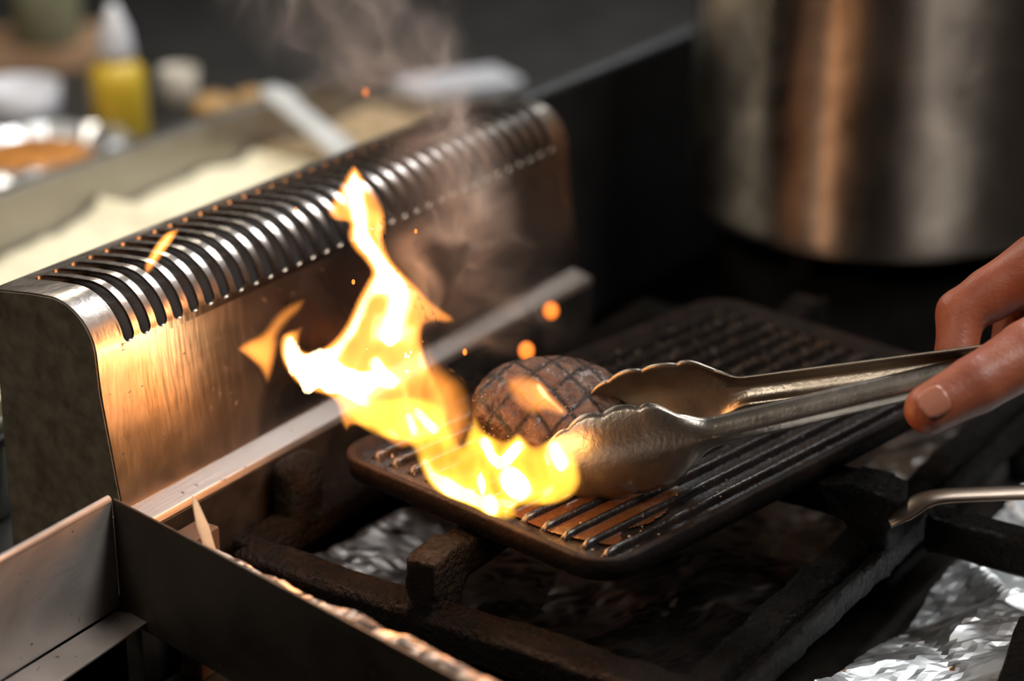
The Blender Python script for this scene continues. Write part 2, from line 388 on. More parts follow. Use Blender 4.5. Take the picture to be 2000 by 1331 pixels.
# one bar between two slots, copied along the guard (half slots left and right)
def bar_mesh():
    V = []; F = []; rows = []
    ang = [math.pi/2*k/8 for k in range(9)]
    ss = [s_lo]+[sA+HW-HW*math.cos(a) for a in ang]+list(np.linspace(sA+HW, sB-HW, 40))[1:-1]+[sB-HW+HW*math.sin(a) for a in ang]+[s_hi]
    for s in ss:
        if s <= sA+1e-6: hw = .5
        elif s < sA+HW: hw = .5-math.sqrt(max(0, HW**2-(sA+HW-s)**2))
        elif s <= sB-HW: hw = .5-HW
        elif s < sB-1e-6: hw = .5-math.sqrt(max(0, HW**2-(s-(sB-HW))**2))
        else: hw = .5
        rows.append([sheet_pt(q*hw, s) for q in (-1, -.5, 0, .5, 1)])
    V = [p for r in rows for p in r]
    for i in range(len(rows)-1):
        for j in range(4): F.append((i*5+j, (i+1)*5+j, (i+1)*5+j+1, i*5+j+1))
    return V, F
bv, bf = bar_mesh()
bar0 = obj('bar', np.array(bv), bf, MAT['vent'], None)
bar0.data.transform(Matrix.Translation(-(Vector(parent_origin(vg))*S)))
if bar0.data.polygons[0].normal.y > 0: bar0.data.flip_normals()
bar0.parent = vg
for k in range(32):
    b = bar0 if k == 0 else bar0.copy()
    if k: COL.objects.link(b)
    b.location = ((k+.5)*S, 0, 0); 
for o in [c for c in vg.children if c.name.startswith('bar')]: solid(o, .13, True)
# half bars that close the first and last slot are part of the body sheet
def half(x, side):
    V2 = [(p[0]*1.0, p[1], p[2]) for p in bv]; nV = []
    for p in V2: nV.append((x+(max(p[0], 0) if side > 0 else min(p[0], 0)), p[1], p[2]))
    o = obj('edge_strip', nV, bf, MAT['vent'], vg)
    if o.data.polygons[10].normal.y > 0: o.data.flip_normals()
    solid(o, .13, True)
half(-.5, 1); half(32.5, -1)
# end panel: folded sheet closing the guard
pp = [tuple(p) for p in pr]+[(5.5, -4.8), (-1.35, -4.8)]
mb = MB(); n = len(pp); V = [(x, y, z) for x in (-1.98, -1.84) for y, z in pp]
mb.add(V, [tuple(range(n)), tuple(range(2*n-1, n-1, -1))]+[(i, n+i, n+(i+1) % n, (i+1) % n) for i in range(n)])
mb.build('end_panel', plain('sooty_end_steel', (.19, .155, .11), .5, .35, 130, .35, .15), vg)
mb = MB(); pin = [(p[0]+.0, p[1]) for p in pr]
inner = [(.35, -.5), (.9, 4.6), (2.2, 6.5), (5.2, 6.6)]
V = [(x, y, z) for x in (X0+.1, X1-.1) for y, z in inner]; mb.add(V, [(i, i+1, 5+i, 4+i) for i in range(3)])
solid(mb.build('inner_dark_plate', MAT['vent_inside'], vg), .1)  # dark plate added behind the slots to stand for the shaded inside
# crumbs and soot flecks on the guard are in the material

# ------------------------------------------------------------------ steel surround (lower left)
ts = empty('steel_surround', (-5, -8, -4.5), 'worn steel pan frame with rolled rim at the lower left corner', 'tray')
K = np.array([-3.2, -1.75, .5]); KL = np.array([-24, -2.4, .5]); KR = np.array([-8.4, -27.6, .5])
def wall(a, b, z0, z1, th, name, nrm):
    mb = MB(); nrm = np.asarray(nrm, float)*th
    lo = lambda p, z: np.array([p[0], p[1], z])
    mb.hexa([lo(a, z0), lo(b, z0), lo(b, z0)+nrm, lo(a, z0)+nrm], [lo(a, z1), lo(b, z1), lo(b, z1)+nrm, lo(a, z1)+nrm])
    return mb.build(name, MAT['tray'], ts, bevel=.03)
wall(KL, K, -4.4, .5, .12, 'side_wall', (0, 1, 0))
wall(K, KR, -4.9, .5, .14, 'end_wall', (.98, -.2, 0)).data.materials[0] = steel('shaded_stainless_steel', (.11, .092, .076), .5, (25, 25, 500), True, .15)  # darker copy of the tray steel; the unlit side's shade is in its colour
mb = MB().tube([KL+[0, .08, .02], K+[-.12, .08, .02]], .17, 12); mb.build('rolled_rim', MAT['tray'], ts, smooth=True)
mb = MB(); fl = [(-24, -2.4), (-3.5, -1.85), (-3.15, -2.9), (-3.5, -3.5), (-24, -4.9)]
V = [(x, y, z) for z in (-4.55, -4.42) for x, y in fl]; n = len(fl)
mb.add(V, [tuple(range(n-1, -1, -1)), tuple(range(n, 2*n))]+[(i, (i+1) % n, n+(i+1) % n, n+i) for i in range(n)])
mb.build('bottom_flange', MAT['tray'], ts, bevel=.04)
# lower shelf rails in the dark below
rk = empty('shelf_rack', (-12, -14, -12), 'dim steel shelf rack under the pan frame', 'rack')
for k in range(3):
    a = np.array([-20+k*1.0, -5-k*3.3, -8.5]); b = np.array([-9+k*1, -26-k*3.3, -8.5])
    MB().tube([a, b], .35, 8).build('rail', MAT['tray'], rk, smooth=True)
MB().box((-24, -40, -9.6), (-2.2, -2.6, -9.0)).build('shelf', MAT['black'], rk)

# ------------------------------------------------------------------ burner grates (cast iron)
def bar_sdf(a, b, wd, ht, r, ns, seed, amp=.12):
    a = np.asarray(a, float); b = np.asarray(b, float); ax = N(b-a); side = N(np.cross(ax, (0, 0, 1))); up = np.cross(side, ax); L = np.linalg.norm(b-a)/2; c = (a+b)/2
    return lambda P: rbox(P, c, (L, wd/2, ht/2), r, (ax, side, up))-amp*(fbm(P*ns, 3, seed)-.5)*2
def iron_part(name, fn, lo, hi, parent, h=.22): return sdf_obj(name, fn, lo, hi, h, MAT['iron'], parent)
def bbox(pts, pad): p = np.array(pts, float); return p.min(0)-pad, p.max(0)+pad
g1 = empty('burner_grate', (18, -13.5, -8.4), 'greasy black cast iron burner grate holding the ridged griddle', 'grate')
def add_bar(parent, name, a, b, wd, ht, seed, amp=.12, h=.22, r=.35):
    lo, hi = bbox([a, b], max(wd, ht)*.75+.4); return iron_part(name, bar_sdf(a, b, wd, ht, r, 1.1, seed, amp), lo, hi, parent, h)
ZB = -4.3     # bar centre height, top about -3.5
add_bar(g1, 'frame_bar', (2.6, -1.0-2.4, ZB), (2.6, -26.0, ZB), 1.9, 1.7, 1, .14)
add_bar(g1, 'frame_bar', (2.6, -25.05, ZB), (38, -25.05, ZB), 1.5, 1.8, 2, .18, .22)
add_bar(g1, 'frame_bar', (2.6, -3.4, ZB), (38, -3.4, ZB), 1.5, 1.7, 3)
add_bar(g1, 'frame_bar', (37, -3.0, ZB), (37, -26, ZB), 1.8, 1.7, 4)
def finger(base, tip, top, wd, seed, parent=g1):
    """upright plate rising from the frame and reaching inwards under the griddle"""
    base = np.asarray(base, float); tip = np.asarray(tip, float); ax = N(tip-base); L = np.linalg.norm(tip-base); side = np.cross(ax, (0, 0, 1))
    def fn(P):
        q = P-base; s = q@ax; t = q@side; z = P[..., 2]
        a = np.stack([s, z], -1)
        d1 = np.maximum(np.maximum(-.9-s, s-.9), np.maximum(ZB-.8-z, z-top))
        d2 = np.maximum(np.maximum(.2-s, s-L), np.maximum(top-1.5-z, z-top))
        d = smin(d1, d2, .9)
        d = np.maximum(d, np.abs(t)-wd/2)
        k = .35; d = d+0*k
        return d-.12*(fbm(P*1.3, 3, seed)-.5)*2
    lo, hi = bbox([base, tip, (base[0], base[1], top), (base[0], base[1], ZB-1)], wd*.8+.9)
    return iron_part('finger', fn, lo, hi, parent, .2)
finger((2.7, -13.3, ZB), (14, -13.3, ZB), -1.22, 1.5, 5)
finger((18.3, -25.6, ZB), (18.3, -17, ZB), -1.22, 2.1, 6)
finger((36.9, -13.3, ZB), (26, -13.3, ZB), -1.22, 1.5, 7)
finger((18.3, -3.3, ZB), (18.3, -10, ZB), -1.22, 1.5, 8)
# thick rounded corner lug near the vent
lo, hi = bbox([(5.0, -4.2, -4.6), (8.0, -2.6, -.9)], .5)
iron_part('corner_lug', lambda P: rbox(P, (6.6, -3.35, -2.75), (1.15, .75, 1.75), .55)-.12*(fbm(P*1.5, 3, 9)-.5)*2, lo, hi, g1)
for (x, y) in ((2.6, -3.4), (2.6, -25.4), (37, -3.4), (37, -25.4)):
    add_bar(g1, 'foot', (x, y, -8.45), (x, y, ZB), 1.4, 1.4, 11, .08) if False else MB().lathe([(.6, -8.4), (.75, -7.6), (.8, -4.8)], (x, y, 0), n=12).build('foot', MAT['iron'], g1, smooth=True)
g2 = empty('burner_grate', (24, -40, -8.4), 'greasy black cast iron grate over the foil at the lower right', 'grate')
add_bar(g2, 'frame_bar', (-1, -26.3, ZB), (40, -26.3, ZB), .55, 1.6, 12, .1)
add_bar(g2, 'finger', (20.7, -27.0, ZB+.45), (20.7, -38, ZB+.45), 1.5, 1.9, 13, .06)
add_bar(g2, 'frame_bar', (-1, -52, ZB-.3), (40, -52, ZB-.3), 1.7, 1.7, 14)
add_bar(g2, 'finger', (8.6, -35, ZB-.8), (17.0, -33.2, ZB-.8), 1.2, 1.2, 15, .08)
add_bar(g2, 'frame_bar', (39, -27.5, ZB-.3), (39, -52, ZB-.3), 1.7, 1.7, 16)
add_bar(g2, 'frame_bar', (-.2, -27.5, ZB-.3), (-.2, -52, ZB-.3), 1.7, 1.7, 17)
for (x, y) in ((-.2, -27.6), (-.2, -52), (39, -27.6), (39, -52)):
    MB().lathe([(.6, -8.4), (.75, -7.6), (.8, -5)], (x, y, 0), n=12).build('foot', MAT['iron'], g2, smooth=True)

# ------------------------------------------------------------------ foil liners
def foil(name, fn_xy, nu, nv, amp, seed, label, coarse=7, fine=.09, mat=None):
    """crumpled sheet: flat facets folded over a jittered coarse grid, with fine creases"""
    r = np.random.default_rng(seed); cu, cv = nu//coarse+3, nv//coarse+3
    H = r.normal(0, amp, (cu, cv)); J = r.uniform(-.35, .35, (cu, cv, 2))
    V = np.zeros((nu, nv, 3))
    H2 = r.normal(0, amp*.16, (nu//3+3, nv//3+3))
    def lin(A, u, v):
        i, j = int(u), int(v); fu, fv = u-i, v-j
        if (i+j) % 2 == 0:
            return (A[i, j]*(1-fu)+A[i+1, j]*(fu-fv)+A[i+1, j+1]*fv) if fu > fv else (A[i, j]*(1-fv)+A[i, j+1]*(fv-fu)+A[i+1, j+1]*fu)
        return (A[i, j]*(1-fu-fv)+A[i+1, j]*fu+A[i, j+1]*fv) if fu+fv < 1 else (A[i+1, j+1]*(fu+fv-1)+A[i+1, j]*(1-fv)+A[i, j+1]*(1-fu))
    for i in range(nu):
        for j in range(nv):
            u, v = i/(nu-1), j/(nv-1)
            x, y, z = fn_xy(u, v)
            ju = i+1.4*math.sin(j*.35+seed)+.9*math.sin(j*.13); jv = j+1.4*math.sin(i*.31+seed)
            ju = min(max(ju, 0), nu+coarse); jv = min(max(jv, 0), nv+coarse)
            zz = lin(H, ju/coarse, jv/coarse)+lin(H2, min(ju/3, H2.shape[0]-2), min(jv/3, H2.shape[1]-2))+r.normal(0, amp*fine)
            V[i, j] = (x+r.normal(0, .03), y+r.normal(0, .03), z+zz)
    F = [(i*nv+j, (i+1)*nv+j, (i+1)*nv+j+1, i*nv+j+1) for i in range(nu-1) for j in range(nv-1)]
    V = V.reshape(-1, 3); c = V.mean(0); c[2] = V[:, 2].min()
    o = obj(name, V, F, mat or MAT['foil'], None, False, c); solid(o, .03); return tag(o, label, 'foil')
foil('foil_sheet', lambda u, v: (6+34*u, -27.2-20*v, -7.0+.9*math.sin(u*5)*math.sin(v*4)), 110, 66, .40, 3,
     'bright crumpled aluminium foil with brown crumbs under the lower right grate', 10, .04)
foil('foil_sheet', lambda u, v: (4.0+32*u, -4.2-20*v, -7.5+1.6*abs(v-.5)**2*4+1.2*abs(u-.5)**4*16), 80, 56, .32, 5,
     'dark crumpled foil lining the burner well beneath the griddle', mat=MAT['foil_shaded'])
foil('foil_sheet', lambda u, v: (-3.2-5.2*((3.5+22*u)/25.85)+.45+4.3*v, -5.25-22*u-.6*v, (-.62+.98*u)-.55*(1-min(1, v/.2))**2-4.9*max(0, v-.22)**.9), 80, 26, .10, 8,
     'folded foil edge squeezed between pan frame and burner grate', 5, mat=plain('greasy_foil', (.34, .28, .25), .34, 1, 60, .4, .1))

# ------------------------------------------------------------------ griddle
TH = math.radians(-10.35); E1 = np.array([math.cos(TH), math.sin(TH), 0]); E2 = np.array([math.sin(TH), -math.cos(TH), 0])
GA = np.array([6.13, -5.475, 0.0]); GL, GW = 26.6, 15.8
def gp(a, b, z=0): return GA+E1*a+E2*b+np.array([0, 0, z])
gr = empty('griddle', gp(GL/2, GW/2, -1.15), 'black ridged cast iron griddle with the burning patty on it', 'griddle')
def rrect(L0, L1, W0, W1, r, n=8):
    out = []
    for (cx, cy, a0_) in ((L1-r, W1-r, 0), (L0+r, W1-r, 90), (L0+r, W0+r, 180), (L1-r, W0+r, 270)):
        for k in range(n+1):
            a = math.radians(a0_+90*k/n); out.append((cx+r*math.cos(a), cy+r*math.sin(a)))
    return out
rings = []
for (ins, z, r) in ((.75, -1.15, 1.4), (.12, -.95, 1.7), (0, -.1, 1.8), (.06, 0, 1.75), (.30, 0, 1.5), (.42, -.08, 1.4), (.62, -.36, 1.2)):
    rings.append([gp(a, b, z) for a, b in rrect(ins, GL-ins, ins, GW-ins, r)])
n = len(rings[0]); V = [p for rg in rings for p in rg]; F = []
for i in range(len(rings)-1):
    for k in range(n): F.append((i*n+k, i*n+(k+1) % n, (i+1)*n+(k+1) % n, (i+1)*n+k))
F.append(tuple(range(n))); F.append(tuple(range((len(rings)-1)*n, len(rings)*n))[::-1])
o = obj('pan', V, F, MAT['griddle_side'], gr, True)
bmx = bmesh.new(); bmx.from_mesh(o.data); bmesh.ops.recalc_face_normals(bmx, faces=bmx.faces); bmx.to_mesh(o.data); bmx.free()
# ridges, one part each
rv = []; sect = [(-.22, -.38), (-.15, -.14), (-.08, -.045), (0, -.02), (.08, -.045), (.15, -.14), (.22, -.38)]
xs = [1.15, 1.4]+list(np.linspace(1.9, GL-1.9, 12))+[GL-1.4, GL-1.15]
po = np.array(parent_origin(gr))
V = []
for i, x in enumerate(xs):
    k = .25 if i in (0, len(xs)-1) else 1.0
    for (b, z) in sect: V.append(E1*x+E2*b+np.array([0, 0, -.38+(z+.38)*k]))
m_ = len(sect); F = [(i*m_+j, i*m_+j+1, (i+1)*m_+j+1, (i+1)*m_+j) for i in range(len(xs)-1) for j in range(m_-1)]
F += [tuple(range(m_-1, -1, -1)), tuple((len(xs)-1)*m_+j for j in range(m_))]
rd = obj('ridge', np.array(V), F, MAT['griddle'], None, True)
bmx = bmesh.new(); bmx.from_mesh(rd.data); bmesh.ops.recalc_face_normals(bmx, faces=bmx.faces); bmx.to_mesh(rd.data); bmx.free()
for k in range(13):
    q = rd if k == 0 else rd.copy()
    if k: COL.objects.link(q)
    q.parent = gr; q.location = Vector((GA+E2*(1.55+1.09*k)-po)*S)
# cooking surface plate
V = [gp(a, b, -.345) for a, b in rrect(.55, GL-.55, .55, GW-.55, 1.3)]
obj('cooking_surface', V, [tuple(range(len(V)))][::1], MAT['griddle'], gr, False)
if gr.children[-1].data.polygons[0].normal.z < 0: gr.children[-1].data.flip_normals()
# grease pool between the ridges and beads of fat
def pool(a0, a1, b0, b1, z, seed, name, label):
    nu, nv = 150, 130; V = np.array([gp(a0+(a1-a0)*i/(nu-1), b0+(b1-b0)*j/(nv-1), z) for i in range(nu) for j in range(nv)]); F = []
    for i in range(nu-1):
        for j in range(nv-1):
            u, v = (i+.5)/(nu-1)*2-1, (j+.5)/(nv-1)*2-1
            if u*u*.9+v*v*.9+1.1*(vnoise(np.array([i*.036, j*.035]), seed)-.5) < .85: F.append((i*nv+j, (i+1)*nv+j, (i+1)*nv+j+1, i*nv+j+1))
    V[:, 2] += .03*(fbm(V[:, :2]*1.2, 2, seed)-.5)
    used = sorted({i for f in F for i in f}); mp = {v: i for i, v in enumerate(used)}
    o = obj(name, V[used], [tuple(mp[i] for i in f) for f in F], MAT['grease'], None, True, V[used].mean(0))
    if o.data.polygons[0].normal.z < 0: o.data.flip_normals()
    return tag(o, label, 'grease')
pool(.75, 8.0, 6.0, 14.9, -.255, 4, 'grease_pool', 'shiny orange-lit grease pool between the griddle ridges below the flames')
bead = MB(); sph = []
def bead_at(p, r):
    nlat, nlon = 4, 8; V = [p+np.array([0, 0, r*.8])]; F = []
    for i in range(1, nlat+1):
        t = i/nlat*math.pi/2
        for k in range(nlon): a = 2*math.pi*k/nlon; V.append(p+np.array([r*math.sin(t)*math.cos(a), r*math.sin(t)*math.sin(a), r*.8*math.cos(t)]))
    for k in range(nlon): F.append((0, 1+k, 1+(k+1) % nlon))
    for i in range(nlat-1):
        for k in range(nlon): F.append((1+i*nlon+k, 1+(i+1)*nlon+k, 1+(i+1)*nlon+(k+1) % nlon, 1+i*nlon+(k+1) % nlon))
    bead.add(V, F)
for k in range(520):
    ridge = rng.integers(0, 13); a = rng.uniform(1.3, GL-1.3)
    if rng.random() < .35: a = rng.uniform(14, GL-1.5); ridge = rng.integers(0, 7)
    b = 1.55+1.09*ridge+rng.normal(0, .22)+(.3 if rng.random() < .4 else 0)
    if not .8 < b < GW-.8: continue
    off = abs((b-1.55+.545) % 1.09-.545)
    z = -.03 if off < .07 else (-.14 if off < .15 else -.34)
    bead_at(gp(a, b, z), rng.uniform(.03, .085))
o = bead.build('fat_beads', MAT['drop'], None, True, origin=gp(GL/2, GW/2, -.3)); tag(o, 'tiny glistening beads of fat scattered over the griddle', 'fat beads', kind='stuff')

# ------------------------------------------------------------------ patty
PC = np.array([11.45, -13.6, 0.0]); PN = N((-.26, -.30, .92)); 
def patty():
    ua = N(np.cross((0, 0, 1), LOOK*[1, 1, 0])); ua = -ua if ua@RIGHT < 0 else ua
    fx = N(RIGHT-PN*(RIGHT@PN)); fy = np.cross(PN, fx); nu, nv = 220, 110; V = []; ch = []
    c = PC+np.array([0, 0, 1.55])
    for i in range(nv+1):
        th = math.pi*i/nv
        for k in range(nu):
            ph = 2*math.pi*k/nu
            s = math.copysign(abs(math.sin(th))**.72, 1); cz = math.copysign(abs(math.cos(th))**.85, math.cos(th))
            V.append((3.6*s*math.cos(ph), 2.8*s*math.sin(ph), 1.4*cz))
    V = np.array(V)
    lump = fbm(V*.55+11, 3, 3)-.5
    V = V*(1+.16*lump[:, None])
    x, y = V[:, 0], V[:, 1]
    d1 = (x*.80+y*.60); d2 = (x*.78-y*.62); sp = 1.22
    g1_ = np.abs((d1/sp+.35) % 1-.5)*sp; g2_ = np.abs((d2/sp+.1) % 1-.5)*sp
    # distances to the nearest score line
    l1 = sp/2-g1_; l2 = sp/2-g2_
    wob = .05*(vnoise(V*2.2, 5)-.5)
    groove = np.maximum(np.exp(-((l1+wob)/.075)**2), np.exp(-((l2+wob)/.075)**2))*(V[:, 2] > -.6)
    nrm = V/np.linalg.norm(V, axis=1)[:, None]
    V = V-nrm*(.035*groove)[:, None]+nrm*(.15*(fbm(V*2.8, 4, 8)-.5))[:, None]
    cg = np.maximum(np.exp(-((l1+wob)/.10)**2), np.exp(-((l2+wob)/.10)**2))*(V[:, 2] > -.6)
    char = np.clip(cg*1.1+np.clip((-x-1.6)/1.4, 0, 1)*.75*(.4+fbm(V*1.3, 2, 9))+np.clip(-V[:, 2]-.6, 0, 1)*.7, 0, 1)
    W = c+V[:, :1]*fx+V[:, 1:2]*fy+V[:, 2:]*PN
    F = [(i*nu+k, (i+1)*nu+k, (i+1)*nu+(k+1) % nu, i*nu+(k+1) % nu) for i in range(nv) for k in range(nu)]
    W[:, 2] += -W[:, 2].min()-.03
    o = obj('beef_patty', W, F, MAT['patty'], None, True, (PC[0], PC[1], 0))
    at_ = o.data.attributes.new('char', 'FLOAT', 'POINT'); at_.data.foreach_set('value', char.astype(np.float32))
    bmx = bmesh.new(); bmx.from_mesh(o.data); bmesh.ops.remove_doubles(bmx, verts=bmx.verts, dist=1e-6); bmesh.ops.recalc_face_normals(bmx, faces=bmx.faces); bmx.to_mesh(o.data); bmx.free()
    # beads of melted fat on the patty
    cam_side = ((W-c)@N(CAM-c) > .5) & (V[:, 2] > -.3); ids = np.flatnonzero(cam_side); global bead; bead = MB()
    r3 = np.random.default_rng(12)
    for i_ in r3.choice(ids, 150, replace=False):
        if V[i_, 0] < -.9 and r3.random() < .6: continue
        bead_at(W[i_]-np.array([0, 0, .015]), r3.uniform(.025, .06))
    ob = bead.build('fat_beads', MAT['drop'], None, True, origin=(PC[0], PC[1], 1.5)); tag(ob, 'tiny glistening beads of melted fat on the patty', 'fat beads', kind='stuff')
    return tag(o, 'seared beef patty with cross-hatched char lines gripped by the tongs', 'patty')
patty()

# ------------------------------------------------------------------ tongs
T1 = at(1070, 930, z=1.2); E1_ = at(1770, 764, z=5.0); T2 = at(1160, 797, z=1.9); E2_ = at(1770, 716, z=5.55)
tg = empty('tongs', (T1+E2_)/2, 'steel scalloped tongs gripping the patty in the hand', 'tongs')
def tong_arm(T, E, name, inward, seed, wmax=2.0):
    ax = N(E-T); wv = N(np.array([0, 0, 1.])-ax*ax[2]); nr = np.cross(ax, wv)
    if nr@inward < 0: nr = -nr
    Ltot = np.linalg.norm(E-T)+7.5; ns = 170; ntt = 17; V = []
    HL = 6.9
    for i in range(ns):
        s = Ltot*(i/(ns-1))**1.25
        if s < HL:
            q = s/HL
            base = wmax*min(1, math.sqrt(max(0, 1-((.40-q)/.42)**2)) if q < .40 else 1)
            base = max(base, .35)
            if q > .62: k = (q-.62)/.38; k = k*k*(3-2*k); base = base*(1-k)+.62*k
            base0 = base; sc = abs(math.sin(math.pi*(q*4.6+.18)))**.6
            base *= 1-.11*(1-sc)*(1 if q < .78 else max(0, 1-(q-.78)/.1))
            bowl = .75*math.sin(min(1, q*1.25)*math.pi)**.8*.8+.12; k2 = 0 if q < .6 else (q-.6)/.4
            depth = bowl*(1-k2)+.48*k2; rib = .10*max(0, q-.25)
        else: base = base0 = .62-.02*min(1, (s-HL)/8); depth = .48; rib = .10
        flare = .55*max(0, 1-s/3.2)**2        # the tip hooks inwards
        c = T+ax*s
        for j in range(ntt):
            t = -1+2*j/(ntt-1)
            prof_ = depth*abs(t*base/base0)**(2.2+1.0*min(1, max(0, (s/HL-.6)/.4)))
            prof_ += -rib*math.exp(-(t/.28)**2)
            V.append(c+wv*(t*base)+nr*(prof_+flare))
    F = [(i*ntt+j, (i+1)*ntt+j, (i+1)*ntt+j+1, i*ntt+j+1) for i in range(ns-1) for j in range(ntt-1)]
    o = obj(name, V, F, MAT['tong'], tg, True); solid(o, .11).modifiers[0].offset = 0
    return o, ax, wv, nr, Ltot
armA = tong_arm(T1, E1_, 'arm', N(T2-T1), 1)
armB = tong_arm(T2, E2_, 'arm', N(T1-T2), 2, 1.75)
hinge = (E1_+armA[1]*7+E2_+armB[1]*7)/2
MB().tube([hinge-armA[2]*.9, hinge+armA[2]*.9], .45, 16, upv=(1, 0, 0)).build('hinge_pin', MAT['tong'], tg, smooth=True)

# ------------------------------------------------------------------ hand
hd = empty('hand', at(1900, 700, d=84), 'bare right hand pinching the tongs at the right edge', 'hand')
def J(px, py, d): return at(px, py, d=d)
thumb = [(J(1815, 800, 81.6), .98), (J(1905, 752, 82.0), 1.12), (J(2010, 690, 82.8), 1.28), (J(2110, 640, 84.2), 1.6), (J(2230, 620, 86), 2.0)]
index = [(J(1868, 735, 86.4), .78), (J(1868, 690, 86.9), .86), (J(1876, 612, 87.3), .98), (J(1935, 575, 87.3), 1.10), (J(2030, 520, 86.8), 1.32)]
middle = [(J(1945, 740, 88.2), .80), (J(1975, 690, 89.3), .9), (J(1990, 610, 89.6), 1.0), (J(2060, 560, 89.0), 1.15), (J(2120, 525, 88.0), 1.35)]
ring = [(J(2040, 745, 88.8), .78), (J(2075, 690, 90.2), .88), (J(2090, 620, 90.6), .98), (J(2150, 580, 90.0), 1.1), (J(2200, 550, 89), 1.3)]
pinky = [(J(2130, 750, 89), .66), (J(2160, 700, 90.4), .75), (J(2170, 640, 90.8), .82), (J(2220, 610, 90.4), .95), (J(2260, 590, 89.6), 1.15)]
palm_pts = [(J(2045, 528, 86.6), J(2330, 640, 88.5), 1.35, 2.0), (J(2130, 535, 87.6), J(2340, 640, 88.8), 1.4, 2.0), (J(2205, 560, 88.6), J(2345, 640, 89.0), 1.35, 2.0),
            (J(2262, 595, 89.2), J(2345, 650, 89), 1.2, 1.9), (J(2120, 630, 84.8), J(2330, 650, 88), 1.7, 2.1)]
wrist = J(2350, 645, 88.8); elbow = wrist+np.array([14.0, -20.0, 3.0])
def hand_fn(P):
    palm = None
    for a, b, ra, rb in palm_pts:
        c = capsule(P, a, b, ra, rb); palm = c if palm is None else smin(palm, c, .9)
    palm = smin(palm, capsule(P, wrist, elbow, 2.3, 3.2), 1.6)
    out = None
    for ch in (thumb, index, middle, ring, pinky):
        f = None
        for (a, ra), (b, rb) in zip(ch[:-1], ch[1:]):
            c = capsule(P, a, b, ra, rb); f = c if f is None else smin(f, c, .22)
        g = smin(f, palm, .7); out = g if out is None else smin(out, g, .08)
    return out-.03*(fbm(P*1.6, 2, 4)-.5)
allp = [p for ch in (thumb, index, middle, ring, pinky) for p, r in ch]+[wrist, wrist+np.array([7, -10, 1.5])]
lo, hi = bbox(allp, 2.6)
hand = sdf_obj('skin', hand_fn, lo, hi, .17, MAT['skin'], hd)
sm = hand.modifiers.new('smooth', 'SMOOTH'); sm.factor = .5; sm.iterations = 3
# thumb nail
tip, mid = thumb[0][0], thumb[1][0]; ax = N(mid-tip); toc = N(CAM-tip); nn = N(toc-ax*(toc@ax)+np.array([0, 0, .25])); nn = N(nn-ax*(nn@ax)); sd = np.cross(ax, nn)
V = []; nu, nv = 11, 9
for i in range(nu):
    for j in range(nv):
        u = -1+2*i/(nu-1); v = -1+2*j/(nv-1)
        uu = u*math.sqrt(1-.45*v*v*.9); ang = v*.60*math.sqrt(1-.35*u*u)
        rr = .965
        V.append(tip+ax*(-.05+uu*.60)+(nn*math.cos(ang)+sd*math.sin(ang))*(rr+.045+.05*u-(.42 if False else 0)*0))
F = [(i*nv+j, (i+1)*nv+j, (i+1)*nv+j+1, i*nv+j+1) for i in range(nu-1) for j in range(nv-1)]
solid(obj('thumb_nail', V, F, MAT['nail'], hand, True), .05)
MB().tube([wrist+np.array([6.5, -9.3, 1.4]), elbow], [3.4, 4.4], 24).build('sleeve', MAT['sleeve'], hd, smooth=True)

# ------------------------------------------------------------------ stock pot
PR = 11.0; _q = at(1768, 515, z=-1.2)+np.array([math.cos(AZ), math.sin(AZ), 0])*PR; PX, PY = _q[0], _q[1]
pt = empty('stock_pot', (PX, PY, -1.6), 'tall stainless stock pot standing behind the griddle', 'pot')
mb = MB().lathe([(.01, -1.6), (PR-1.2, -1.6), (PR-.3, -1.2), (PR, -.3), (PR, 34), (PR+.5, 34.3), (PR+.5, 34.7), (PR-.2, 34.6), (PR-.2, 0), (.01, -.2)], (PX, PY, 0), n=96)
mb.build('body', MAT['pot'], pt, smooth=True)
for s in (-1, 1):
    c = np.array([PX, PY, 27.]); d = N(RIGHT)*s
    MB().tube(smoothpath([c+d*PR+[0, 0, 0]+LOOK*[1, 1, 0]*-5, c+d*(PR+3.5)+LOOK*[1, 1, 0]*-4, c+d*(PR+3.5)+LOOK*[1, 1, 0]*4, c+d*PR+LOOK*[1, 1, 0]*5]), .6, 10).build('handle', MAT['pot'], pt, smooth=True)
g3 = empty('burner_grate', (PX, PY, -8.4), 'black burner grate hidden in shade under the stock pot', 'grate')
for k in range(4):
    a = math.pi/4+k*math.pi/2
    MB().box((PX+3, PY-.7, -3.2), (PX+10.0, PY+.7, -1.62), Matrix.Rotation(k*math.pi/2, 3, 'Z'), (PX, PY, 0)).build('finger', MAT['iron'], g3, bevel=.2)
mb = MB().lathe([(9.2, -8.4), (9.2, -3.2), (8.0, -3.2), (8.0, -8.4), (9.2, -8.4)], (PX, PY, 0), n=48); mb.build('ring', MAT['iron'], g3, smooth=False)

# ------------------------------------------------------------------ small things around the range
pts = [at(1735, 1018, z=-2.35), at(1765, 1003, z=-2.0), at(1800, 980, z=-1.6), at(1840, 970, z=-1.45), at(1920, 966, z=-1.4), at(2010, 963, z=-1.35), at(2200, 960, z=-1.2)]
o = MB().tube(smoothpath(pts), .62, 12, .28).build('utensil_handle', steel('browned_utensil_steel', (.30, .23, .18), .33, (80, 80, 80), False, .05), None, True, origin=pts[2])
tag(o, 'bent flat steel utensil handle with an orange reflection lying on the lower right grate', 'utensil')
a = at(412, 1075, z=-.2); b = at(385, 985, z=1.9); c = at(375, 968, z=2.5)
mb = MB()
rt = RIGHT*.5
V = [a-rt*.5, a+rt*.35, at(405, 1030, z=.9)+rt*.1, b+rt*.05, c, b-rt*.35, at(388, 1025, z=1.0)-rt*.2]
V2 = [v+LOOK*[1, 1, 0]*.12 for v in V]; n = len(V)
